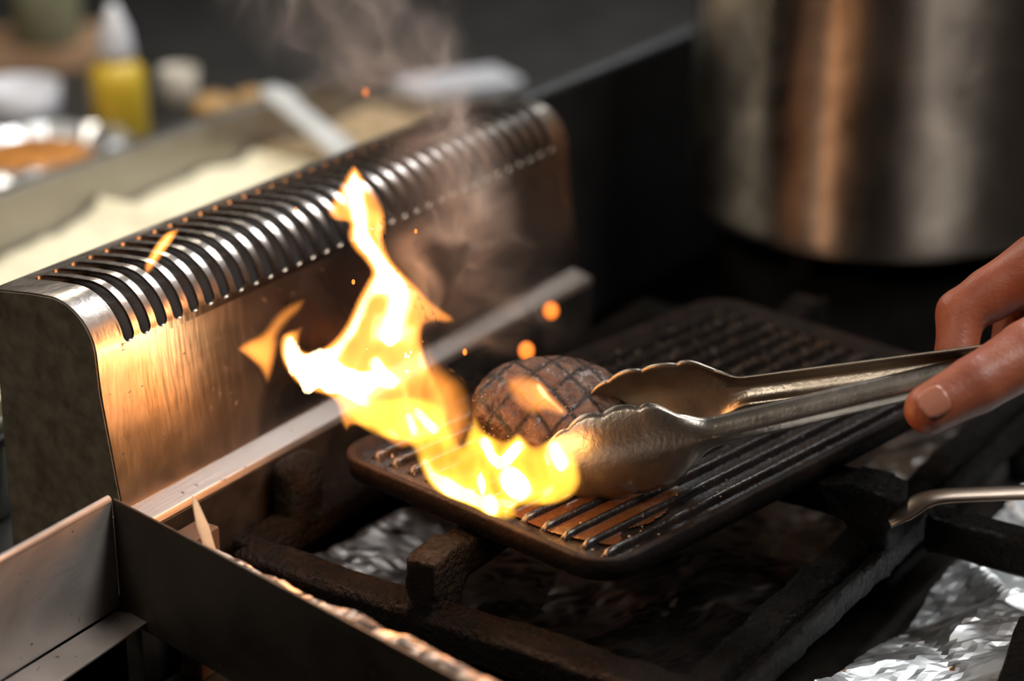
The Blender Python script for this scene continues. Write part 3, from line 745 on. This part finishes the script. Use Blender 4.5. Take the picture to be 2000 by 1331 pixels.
mb.add(V+V2, [tuple(range(n)), tuple(range(2*n-1, n-1, -1))]+[(i, n+i, n+(i+1) % n, (i+1) % n) for i in range(n)])
o = mb.build('straw_splinter', MAT['straw'], None, False, bevel=.03, origin=a); tag(o, 'pale translucent straw splinter sticking up over the steel edge', 'splinter')
o = MB().box((-.9, -3.9, -8.4), (.7, -2.7, -1.75)).build('bracket', MAT['card'], None, False, bevel=.1, origin=(-.1, -3.3, -8.4)); tag(o, 'small scorched brown bracket behind the straw splinter', 'bracket')
for i, (px, py, z, r, lb) in enumerate(((1076, 607, 3.5, .36, 'orange glowing ember floating above the far griddle rim'), (1028, 685, 3.0, .36, 'bright orange ember floating just above the patty'), )):
    p = at(px, py, d=(104, 100)[i]); mb = MB().lathe([(r*math.sin(t)*1.0+1e-7, -r*1.15*math.cos(t)) for t in np.linspace(0, math.pi, 12)], p, n=16)
    tag(mb.build('ember', MAT['ember'], None, True, origin=p), lb, 'ember', 'drifting embers')
for i, (px, py, d, r, lb) in enumerate(((690, 551, 86, .07, 'tiny pink spark left of the flame neck'), (578, 408, 90, .05, 'tiny orange spark above the vent slots'), (812, 452, 90, .06, 'tiny orange spark right of the tall flame'),
                                      (908, 688, 90, .09, 'small red spark between flame and patty'), (714, 180, 105, .10, 'small red spark in the upper smoke'))):
    p = at(px, py, d=d); mb = MB().lathe([(r*math.sin(t)+1e-7, -r*1.6*math.cos(t)) for t in np.linspace(0, math.pi, 8)], p, n=8)
    tag(mb.build('spark', MAT['ember'], None, True, origin=p), lb, 'spark', 'sparks')

# ------------------------------------------------------------------ counter behind the range
ct = empty('counter', (40, 70, -90), 'steel counter behind the vent guard with food on it', 'counter')
MB().box((-14, 7, -7.4), (140, 130, -6.0)).build('top', MAT['counter_dark'], ct, bevel=.2)
MB().box((-2, 14, -90), (138, 128, -7.4)).build('cabinet', MAT['black'], ct)
# food pan with rice
fp = empty('food_pan', (33, 24, -6), 'long steel food pan full of cooked rice behind the vent', 'pan')
xa, xb, ya, yb2, zt = -1, 62, 13.5, 34.3, -.9
for nme, a, b in (('front_wall', (xa, ya, -6), (xb, ya+.2, zt-1.6)), ('back_wall', (xa, yb2, -6), (xb, yb2+.2, zt)), ('end_wall', (xa, ya, -6), (xa+.2, yb2, zt-1.6)), ('end_wall', (xb-.2, ya, -6), (xb, yb2, zt-1.6)), ('base', (xa, ya, -6), (xb, yb2, -5.8)), ('rim', (xa, yb2-.1, zt-.1), (xb, yb2+1.2, zt+.15))):
    MB().box(a, b).build(nme, MAT['counter'], fp, bevel=.05)
nu, nv = 150, 50; V = []
for i in range(nu):
    for j in range(nv):
        x = xa+.4+(xb-xa-14)*i/(nu-1); y = ya+.4+(yb2-ya-.6)*j/(nv-1); V.append((x, y, -3.9))
V = np.array(V)
edge_ = np.array([at(a_, b_, Y=yb2-.3) for a_, b_ in ((-60, 540), (0, 505), (115, 455), (165, 413), (196, 371), (224, 399), (273, 396), (315, 364), (378, 343), (417, 326), (473, 322), (490, 290), (518, 280), (540, 294), (560, 322), (600, 335), (660, 300))])
V[:, 2] = np.interp(V[:, 0], edge_[:, 0], edge_[:, 2])*.75+.25*-4.2+.5*(fbm(V[:, :2]*.35, 3, 21)-.5)+.35*(fbm(V[:, :2]*1.1, 3, 5)-.5)
V[:, 2] = np.maximum(V[:, 2], -5.75)
o = obj('rice', V, [(i*nv+j, (i+1)*nv+j, (i+1)*nv+j+1, i*nv+j+1) for i in range(nu-1) for j in range(nv-1)], MAT['rice'], None, True, (30, 24, -5)); tag(o, 'cream cooked rice heaped in the steel food pan', 'rice', kind='stuff')
if o.data.polygons[0].normal.z < 0: o.data.flip_normals()
nu, nv = 40, 40; V = np.array([(xb-13.2+12.8*i/(nu-1), ya+.4+(yb2-ya-.6)*j/(nv-1), -3.6) for i in range(nu) for j in range(nv)]); V[:, 2] += 1.2*(fbm(V[:, :2]*.3, 3, 31)-.5)
o = obj('roasted_onions', V, [(i*nv+j, (i+1)*nv+j, (i+1)*nv+j+1, i*nv+j+1) for i in range(nu-1) for j in range(nv-1)], plain('roasted_tan_food', (.42, .30, .17), .5, 0, 90, .4, .7), None, True, (50, 24, -5)); tag(o, 'tan roasted food at the far end of the pan behind smoke', 'food', kind='stuff')
if o.data.polygons[0].normal.z < 0: o.data.flip_normals()
# serving spoon resting across the pan
a = at(700, 318, z=-2.4); b = at(525, 172, z=-.4)
sp_ = empty('serving_spoon', a, 'bright steel serving spoon leaning across the rice pan', 'spoon')
MB().tube([a+(b-a)*t for t in np.linspace(0, 1, 12)], [1.1]*5+[1.0]*4+[1.1, 1.2, .7], 14, .35).build('handle', MAT['spoon'], sp_, smooth=True)
nb_ = N(a-b); MB().lathe([(2.6*math.sin(t)+1e-6, -1.0*math.cos(t)) for t in np.linspace(0, math.pi/2, 8)], a+nb_*1.8+[0, 0, .6], n=24).build('bowl', MAT['utensil'], sp_, smooth=True)
# yellow squeeze bottle
q = at(238, 272, z=-6.0); bt = empty('squeeze_bottle', q, 'yellow squeeze bottle with pale cap on the counter', 'bottle')
MB().lathe([(1.9, 0), (2.05, .3), (2.05, 4.2), (1.9, 5.3), (1.2, 6.0), (.9, 6.1)], q, n=28).build('bottle_body', MAT['yellow'], bt, smooth=True)
bbd = bt.children[0]; MB().lathe([(1.3, 6.0), (1.35, 6.6), (1.1, 8.2), (.6, 9.4), (.35, 10.0)], q, n=24).build('cap', MAT['cap'], bbd, smooth=True)
# foil dish with roast
q = at(70, 335, z=-6.0); fd = empty('foil_dish', q, 'crumpled foil dish holding orange-brown food at the left edge', 'dish')
r2 = np.random.default_rng(4); V = []; F = []; nn_ = 44
for i, (rr, zz) in enumerate(((3.0, .1), (4.2, 1.0), (4.9, 1.8), (5.6, 1.7), (5.9, 1.2))):
    for k in range(nn_): a_ = 2*math.pi*k/nn_; j_ = r2.normal(0, .16); V.append(q+np.array([(rr+j_)*1.25*math.cos(a_), (rr+j_)*math.sin(a_), zz+r2.normal(0, .14)]))
for i in range(4):
    for k in range(nn_): F.append((i*nn_+k, i*nn_+(k+1) % nn_, (i+1)*nn_+(k+1) % nn_, (i+1)*nn_+k))
F.append(tuple(range(nn_-1, -1, -1))); solid(obj('foil', V, F, MAT['foil'], fd, False), .05)
V = []; nn_ = 24
MB().lathe([(4.4*math.sin(t)+1e-6, .6+1.5*math.cos(t)) for t in np.linspace(math.pi/2, 0.001, 8)], q, n=28).build('roast', MAT['orange_food'], fd, smooth=True)
q = at(352, 212, z=-6.0); mb = MB().lathe([(1.0, 0), (1.35, .3), (1.5, 3.2), (1.35, 3.2), (1.2, .5), (.01, .4)], q, n=24); tag(mb.build('cup', MAT['cream'], None, True, origin=q), 'small pale cup on the counter right of the yellow bottle', 'cup')
q = at(418, 238, z=-6.0); mb = MB().lathe([(1.7*math.sin(t)+1e-6, 1.1-1.1*math.cos(t)) for t in np.linspace(0, math.pi, 12)], q, n=24); tag(mb.build('bread_roll', MAT['tan'], None, True, origin=q), 'small tan bread roll on the counter beside the pale cup', 'bread roll')
q = at(500, 215, z=-6.0); mb = MB().lathe([(1.9*math.sin(t)+1e-6, .8-.8*math.cos(t)) for t in np.linspace(0, math.pi, 12)], q, n=24); tag(mb.build('bread_roll', MAT['tan'], None, True, origin=q), 'flat tan bread roll on the counter next to the spoon tip', 'bread roll')
# cutting board propped on the counter, jars
q0 = at(-60, 150, z=-6.0); q1 = at(215, 135, z=-6.0)
bd = empty('cutting_board', (q0+q1)/2, 'brown wooden board lying on a steel box at the upper left', 'board')
dv = N(q1-q0); pv = np.array([-dv[1], dv[0], 0]); pv = pv if pv@LOOK > 0 else -pv
L_ = np.linalg.norm(q1-q0)
def obox(o0, a, b, name, mat, par, bev=.1):
    mb = MB(); B = [o0+dv*a[0]+pv*a[1]+[0, 0, a[2]], o0+dv*b[0]+pv*a[1]+[0, 0, a[2]], o0+dv*b[0]+pv*b[1]+[0, 0, a[2]], o0+dv*a[0]+pv*b[1]+[0, 0, a[2]]]
    mb.hexa(B, [p+np.array([0, 0, b[2]-a[2]]) for p in B]); return mb.build(name, mat, par, bevel=bev)
obox(q0, (0, 0, 0), (L_, 9, 2.0), 'board', MAT['wood'], bd)
q = at(95, 80, z=-4.0); jr = empty('glass_jar', q+np.array([0, 0, 0]), 'dull olive glass jar standing on the brown board', 'jar')
MB().lathe([(2.6, 0.02), (2.9, .4), (2.9, 6.5), (2.2, 7.6), (1.9, 8.4)], q, n=28).build('glass', MAT['olive'], jr, smooth=True)
MB().lathe([(2.1, 8.2), (2.1, 9.4), (.01, 9.5)], q, n=28).build('lid', MAT['cap'], jr.children[0], smooth=True)
q = at(40, 235, z=-6.0); mb = MB().lathe([(2.6, 0), (3.0, .5), (3.2, 2.8), (3.0, 2.8), (2.6, .8), (.01, .7)], q, n=28); tag(mb.build('bowl', MAT['cap'], None, True, origin=q), 'pale grey bowl on the counter behind the foil dish', 'bowl')
q = at(905, 212, z=-6.0); mb = MB().box(q+np.array([-4.5, -1.5, 0]), q+np.array([4.5, 3.5, 2.2]), Matrix.Rotation(-.5, 3, 'Z'), q); tag(mb.build('storage_box', MAT['cap'], None, False, bevel=.3, origin=q), 'pale grey plastic box on the counter behind the vent end', 'box')
q = at(-62, 1000, z=-6.0); cn = empty('canister', q, 'dark olive canister behind the end of the vent guard at the left edge', 'canister')
MB().lathe([(1.9, 0.02), (2.2, .2), (2.3, 4.6), (2.25, 5.0), (2.05, 5.0), (2.0, .4), (.01, .3)], q, n=32).build('can_body', MAT['olive'], cn, smooth=True)
MB().lathe([(2.42, 3.9), (2.45, 4.1), (2.42, 4.3), (2.32, 4.3), (2.32, 3.9), (2.42, 3.9)], q, n=32).build('band', MAT['black'], cn, smooth=True)
# far cabinets
cb = empty('wall_cabinet', (200, 120, -90), 'grey cabinet front far behind the range', 'cabinet')
for px0, px1, m_ in ((1175, 1355, 'panel'), (1030, 1150, 'wall')):
    a = at(px0, 120, d=290); b = at(px1, -200, d=290); dvv = np.array([b[0]-a[0], b[1]-a[1], 0])
    pvv = N([-dvv[1], dvv[0], 0]); pvv = pvv if pvv@LOOK > 0 else -pvv
    B = [np.array([a[0], a[1], -90]), np.array([a[0], a[1], -90])+dvv, np.array([a[0], a[1], -90])+dvv+pvv*6, np.array([a[0], a[1], -90])+pvv*6]
    MB().hexa(B, [p+np.array([0, 0, 150.]) for p in B]).build('cabinet_door', MAT[m_], cb, bevel=.4)

# ------------------------------------------------------------------ flames: closed bodies of glowing gas
NH = np.array([math.cos(AZ), math.sin(AZ), 0])
def flame(name, P0, outline, strokes, mat, label, edge=.55, base_t=.22, seed=1, bend=.9, step=.11, streak=.45, group=None):
    P0 = np.asarray(P0, float)
    def uv(px, py):
        v = LOOK+RIGHT*(px-1000)/FPX-UP*(py-665.5)/FPX; t = ((P0-CAM)@NH)/(v@NH); Q = CAM+v*t; return np.array([(Q-P0)@RIGHT, Q[2]])
    poly = np.array([p[:2] for p in smooth_closed([uv(*p) for p in outline])])
    lo = poly.min(0)-.3; hi = poly.max(0)+.3; nu, nv = (np.ceil((hi-lo)/step)).astype(int)+1
    G = np.stack(np.meshgrid(lo[0]+np.arange(nu)*step, lo[1]+np.arange(nv)*step, indexing='ij'), -1)
    # signed distance to the outline (positive inside)
    D = np.full(G.shape[:2], 1e9); wn = np.zeros(G.shape[:2], bool)
    for a, b in zip(poly, np.roll(poly, -1, 0)):
        ab = b-a; t = np.clip(((G-a)@ab)/(ab@ab+1e-12), 0, 1); D = np.minimum(D, np.linalg.norm(G-a-t[..., None]*ab, axis=-1))
        c = ((a[1] > G[..., 1]) != (b[1] > G[..., 1])); xi = a[0]+(G[..., 1]-a[1])*ab[0]/(ab[1] if abs(ab[1]) > 1e-9 else 1e-9); wn ^= c & (G[..., 0] < xi)
    D = np.where(wn, D, -D)
    e = np.clip(D/edge, 0, 1); e = e*e*(3-2*e)
    wp = G+.6*np.stack([vnoise(G*.8, seed)-.5, vnoise(G*.8+7, seed+1)-.5], -1)
    nz = fbm(wp*np.array([1.5, .75]), 4, seed+2)
    Hh = base_t*(1-streak+2*streak*nz); Gs = 0
    for amp, rad, path in strokes:
        pth = [uv(*p) for p in path]
        if len(pth) > 2: pth = smoothpath(pth, 6)
        dd = np.full(G.shape[:2], 1e9)
        for a, b in zip(pth[:-1], pth[1:]):
            ab = b-a; t = np.clip(((wp-a)@ab)/(ab@ab+1e-12), 0, 1); dd = np.minimum(dd, np.linalg.norm(wp-a-t[..., None]*ab, axis=-1))
        gg = amp*np.exp(-(dd/rad)**2)*(1-streak*.5+streak*nz); Gs = Gs+gg; Hh = Hh+.22*np.minimum(gg, 1.2)+.10*amp**.5*np.exp(-(dd/(rad*1.9))**2)
    Hh = np.maximum(Hh, .02)*e
    off = bend*(fbm(G*.35, 2, seed+5)-.5)*2
    def shell(D, Hh, nm, mt, parent=None, lab=None):
        """closed lens between the two faces of the height field, cut where D falls below zero"""
        vid = {}; V = []; F = []; hs = []; os_ = []
        def vert(key, p, h_, o_):
            if key not in vid: vid[key] = len(V); V.append(p); hs.append(h_); os_.append(o_)
            return vid[key]
        for i in range(nu-1):
            for j in range(nv-1):
                c = [(i, j), (i+1, j), (i+1, j+1), (i, j+1)]; dv_ = [D[q] for q in c]
                if max(dv_) <= 0: continue
                pl = []
                for k in range(4):
                    a, b = c[k], c[(k+1) % 4]; da, db = dv_[k], dv_[(k+1) % 4]
                    if da > 0: pl.append(vert(a, G[a], Hh[a], off[a]))
                    if (da > 0) != (db > 0):
                        t = da/(da-db); kk = (min(a, b), max(a, b)); pl.append(vert(kk, G[a]*(1-t)+G[b]*t, 0.0, off[a]*(1-t)+off[b]*t))
                if len(pl) >= 3: F.append(tuple(pl))
        V = np.array(V); hs = np.array(hs); os_ = np.array(os_); n = len(V)
        W = np.array([P0[0], P0[1], 0])+V[:, :1]*RIGHT+V[:, 1:]*np.array([0, 0, 1.])
        front = W+NH*(os_-hs)[:, None]; back = W+NH*(os_+hs)[:, None]
        rim = hs <= 0; mapb = np.where(rim, np.arange(n), n+np.arange(n))
        allV = np.concatenate([front, back]); FF = list(F)+[tuple(int(mapb[i]) for i in f[::-1]) for f in F]
        used = sorted({i for f in FF for i in f}); mp = {v: i for i, v in enumerate(used)}
        return obj(nm, allV[used], [tuple(mp[i] for i in f) for f in FF], mt, parent, True, (P0[0], P0[1], max(0, allV[:, 2].min())))
    o = shell(D, Hh, name, mat)
    if np.ndim(Gs):
        Dc = np.minimum(D-.20, (Gs-.38)*.6)
        if Dc.max() > .03:
            cr = shell(Dc, np.maximum(Gs-.38, .01)*np.clip(Dc/.36, 0, 1)*1.1, 'core', MAT['flame_core'], o); cr['label'] = 'white-hot core of the flame'
    return tag(o, label, 'flame', group)
def smooth_closed(pts, n=4):
    pts = [np.asarray(p, float) for p in pts]; m = len(pts); out = []
    for i in range(m):
        a, b, c, d = pts[i-1], pts[i], pts[(i+1) % m], pts[(i+2) % m]
        for k in range(n):
            t = k/n; out.append(.5*((2*b)+(c-a)*t+(2*a-5*b+4*c-d)*t*t+(3*b-a-3*c+d)*t**3))
    return out
FM = (8.2, -9.2, 0)
main_out = [(690, 319), (713, 342), (738, 372), (752, 402), (756, 445), (753, 483), (768, 514), (792, 542), (816, 562), (838, 584), (862, 602), (884, 618), (890, 632), (868, 634), (845, 632), (830, 640),
            (828, 668), (838, 705), (852, 740), (868, 775), (880, 815), (868, 850), (830, 872), (790, 880), (758, 868), (735, 850), (705, 838), (686, 836), (676, 846), (664, 822), (656, 790), (640, 778), (605, 770), (575, 750), (553, 722), (543, 690), (545, 665),
            (560, 655), (580, 648), (590, 640), (588, 660), (586, 684), (606, 690), (632, 678), (655, 655), (676, 622), (694, 588), (712, 558), (720, 540), (704, 520), (686, 500), (674, 470), (678, 440), (664, 436), (648, 430), (637, 412), (648, 386), (666, 352)]
main_strokes = [(1.3, .4, [(690, 350), (706, 392), (708, 440), (712, 485), (735, 525), (765, 560), (778, 600), (766, 650)]),
                (1.2, .38, [(730, 555), (705, 610), (675, 655), (640, 700), (600, 722)]),
                (1.4, .5, [(562, 690), (582, 718), (625, 733), (680, 740), (715, 735)]),
                (.8, .35, [(562, 668), (560, 700)]), (.5, .3, [(640, 755), (690, 762), (725, 775)]),
                (.35, .3, [(800, 640), (790, 700), (780, 760), (800, 800)]), (.3, .3, [(830, 660), (815, 720), (822, 780)]),
                (.16, 1.1, [(690, 800), (760, 800), (820, 820)]), (.10, .9, [(780, 600), (770, 680), (740, 740)]),
                (.4, .3, [(745, 610), (735, 650), (700, 700)]), (.3, .22, [(800, 570), (840, 600), (880, 626)]),
                (.45, .25, [(650, 404), (666, 374), (684, 345)]), (.5, .2, [(748, 420), (742, 470), (752, 500)]),
                (.9, .22, [(735, 700), (745, 725), (760, 740)]), (.5, .2, [(820, 690), (832, 715)])]
flame('flame', FM, main_out, main_strokes, MAT['flame'], 'tall branching flame rising from the left end of the griddle', .38, .15, 3, streak=.8)
wisp_out = [(598, 580), (592, 602), (572, 620), (553, 642), (548, 672), (541, 705), (531, 738), (522, 748), (506, 718), (482, 692), (465, 670), (484, 650), (512, 636), (538, 606), (566, 588)]
flame('flame', (6.6, -7.6, 0), wisp_out, [(.35, .55, [(500, 665), (515, 690), (525, 715)]), (.12, .3, [(560, 605), (530, 640)])], MAT['flame'], 'thin orange flame wisp at the far left of the fire', .5, .13, 6)
flame('flame', (1.5, 1.0, 0), [(346, 446), (351, 453), (337, 476), (319, 502), (302, 526), (286, 540), (279, 526), (286, 505), (300, 480), (320, 456)], [(1.1, .3, [(328, 470), (300, 512)])], MAT['flame'], 'small detached flame hovering over the vent slots', .25, .16, 9, .2, .07)
low_out = [(668, 800), (700, 838), (745, 862), (790, 868), (806, 884), (818, 912), (838, 944), (872, 972), (930, 1002), (978, 1021), (1010, 1016), (1014, 996), (1040, 992), (1085, 984), (1122, 964), (1138, 930), (1128, 885), (1104, 852), (1082, 846), (1060, 862), (1040, 872),
           (1020, 852), (1006, 850), (986, 866), (962, 856), (944, 838), (928, 812), (914, 836), (902, 872), (892, 850), (880, 815), (862, 780), (820, 765), (760, 770), (710, 780)]
low_strokes = [(1.25, .27, [(816, 896), (838, 932), (872, 958), (918, 978), (958, 1004)]), (.13, 1.6, [(860, 880), (940, 910), (1020, 930), (1090, 930)]),
               (1.0, .26, [(943, 868), (960, 890), (985, 905), (1012, 880)]), (1.4, .33, [(1000, 935), (1010, 955)]), (.9, .22, [(938, 940), (944, 955)]), (.5, .3, [(1060, 960), (1080, 950)]),
               (.9, .25, [(912, 840), (905, 865)]), (.8, .22, [(820, 800), (845, 830)]), (.7, .2, [(800, 812), (806, 835)]), (.6, .16, [(765, 838), (775, 848)]), (.8, .3, [(960, 985), (1000, 990)]), (.9, .4, [(1085, 862), (1105, 890)])]
flame('flame', (4.9, -15.1, 0), low_out, low_strokes, MAT['flame_y'], 'wide yellow grease fire burning low along the front of the griddle', .45, .17, 12, .5, streak=.8)
flame('flame', (8.6, -14.6, 0), [(980, 742), (1002, 727), (1035, 728), (1062, 744), (1084, 772), (1112, 804), (1100, 818), (1066, 812), (1036, 818), (1012, 800), (990, 775)], [(.8, .26, [(1050, 745), (1078, 775), (1104, 804)]), (.15, .6, [(1010, 760), (1060, 790)])], MAT['flame'], 'orange flame licking over the top of the patty', .6, .09, 15, .15, .09)
flame('flame', (9.5, -10.8, 0), [(828, 655), (852, 690), (880, 722), (905, 745), (922, 775), (930, 815), (920, 855), (900, 885), (860, 885), (832, 840), (822, 770)], [(.08, .6, [(870, 770), (890, 850)])], MAT['flame'], 'faint orange flame veil between the fire and the patty', 1.0, .15, 18, .5)
# light given off by the fire
flame_lamp(at(620, 720, d=86), .10); flame_lamp(at(735, 540, d=88.5), .10); flame_lamp(at(740, 790, d=87), .14); flame_lamp(at(985, 915, d=82.5), .13)

# ------------------------------------------------------------------ smoke
def smoke():
    m = bpy.data.materials.new('drifting_smoke'); m.use_nodes = True; mt = m.node_tree; mt.nodes.remove(mt.nodes['Principled BSDF'])
    at_ = node(mt, 'ShaderNodeAttribute', attribute_name='density'); v = node(mt, 'ShaderNodeVolumeScatter')
    v.inputs['Color'].default_value = (.90, .78, .72, 1); v.inputs['Anisotropy'].default_value = .2; mt.links.new(at_.outputs['Fac'], v.inputs['Density'])
    mt.links.new(v.outputs[0], mt.nodes['Material Output'].inputs['Volume'])
    t = bpy.data.node_groups.new('smoke_plume', 'GeometryNodeTree'); t.interface.new_socket('Geometry', in_out='OUTPUT', socket_type='NodeSocketGeometry')
    L = t.links.new; gout = t.nodes.new('NodeGroupOutput'); pos = t.nodes.new('GeometryNodeInputPosition').outputs[0]; sx = t.nodes.new('ShaderNodeSeparateXYZ'); L(pos, sx.inputs[0])
    def math_(op, a, b=None, c=None, clamp=False):
        n = node(t, 'ShaderNodeMath', operation=op, use_clamp=clamp)
        for i, x in enumerate((a, b, c)):
            if x is None: continue
            if np.isscalar(x): n.inputs[i].default_value = x
            else: L(x, n.inputs[i])
        return n.outputs[0]
    def mrange(x, a, b):
        n = node(t, 'ShaderNodeMapRange', interpolation_type='SMOOTHSTEP'); L(x, n.inputs[0]); n.inputs[1].default_value = a; n.inputs[2].default_value = b; n.inputs[3].default_value = 0; n.inputs[4].default_value = 1; return n.outputs[0]
    def tex(vec, sc, det, ro=.55):
        n = node(t, 'ShaderNodeTexNoise'); L(vec, n.inputs['Vector']); n.inputs['Scale'].default_value = sc; n.inputs['Detail'].default_value = det; n.inputs['Roughness'].default_value = ro; return n
    H = .17; zn = math_('DIVIDE', sx.outputs[2], H)
    def curve(pts):
        n = node(t, 'ShaderNodeFloatCurve'); c = n.mapping.curves[0]
        while len(c.points) < len(pts): c.points.new(.5, .5)
        for p, (x, y) in zip(c.points, pts): p.location = (x, y)
        n.mapping.update(); L(zn, n.inputs['Value']); return n.outputs[0]
    cx = math_('MULTIPLY_ADD', curve(CX), .24, -.12); rr = math_('MULTIPLY', curve(RR), .12); am = curve(AM)
    dx = math_('DIVIDE', math_('SUBTRACT', sx.outputs[0], cx), rr); dy = math_('DIVIDE', sx.outputs[1], .036)
    d = math_('SQRT', math_('ADD', math_('MULTIPLY', dx, dx), math_('MULTIPLY', dy, dy)))
    mask = math_('MULTIPLY', mrange(d, 1.0, .1), am)
    n1 = tex(pos, 14, 2)
    vm = node(t, 'ShaderNodeVectorMath', operation='MULTIPLY_ADD'); L(n1.outputs['Color'], vm.inputs[0]); vm.inputs[1].default_value = (.10, .10, .10); L(pos, vm.inputs[2])
    n2 = tex(vm.outputs[0], 27, 4, .5)
    fil = math_('POWER', math_('SUBTRACT', 1.0, math_('ABSOLUTE', math_('MULTIPLY_ADD', n2.outputs[0], 13.0, -6.5)), None, True), 1.7)
    n3 = tex(vm.outputs[0], 13, 3); soft = mrange(n3.outputs[0], .38, .66)
    den = math_('MULTIPLY', mask, math_('ADD', math_('MULTIPLY', math_('MULTIPLY', fil, soft), FIL), math_('MULTIPLY_ADD', soft, SOFT, .4)))
    vc = t.nodes.new('GeometryNodeVolumeCube'); L(den, vc.inputs['Density']); hx, hy = .12, .038
    vc.inputs['Min'].default_value = (-hx, -hy, 0); vc.inputs['Max'].default_value = (hx, hy, H)
    vc.inputs['Resolution X'].default_value = 160; vc.inputs['Resolution Y'].default_value = 40; vc.inputs['Resolution Z'].default_value = 115
    sm_ = t.nodes.new('GeometryNodeSetMaterial'); L(vc.outputs[0], sm_.inputs[0]); sm_.inputs['Material'].default_value = m; L(sm_.outputs[0], gout.inputs[0])
    vd = bpy.data.volumes.new('smoke'); vd.materials.append(m); o = bpy.data.objects.new('smoke', vd); COL.objects.link(o)
    md = o.modifiers.new('plume', 'NODES'); md.node_group = t
    c = at(860, 650, d=92); o.location = Vector(c)*S; o.rotation_euler = (0, 0, math.atan2(RIGHT[1], RIGHT[0]))
    tag(o, 'thin pinkish smoke curling up from the burning griddle', 'smoke', kind='stuff')
AM = [(0, .55), (.2, .8), (.5, .85), (.8, 1), (1, .7)]
CX = [(0, .60), (.3, .53), (.55, .47), (.75, .37), (.95, .30), (1, .29)]; RR = [(0, .34), (.3, .33), (.55, .33), (.78, .44), (1, .5)]; FIL, SOFT = 120.0, 7.0
smoke()
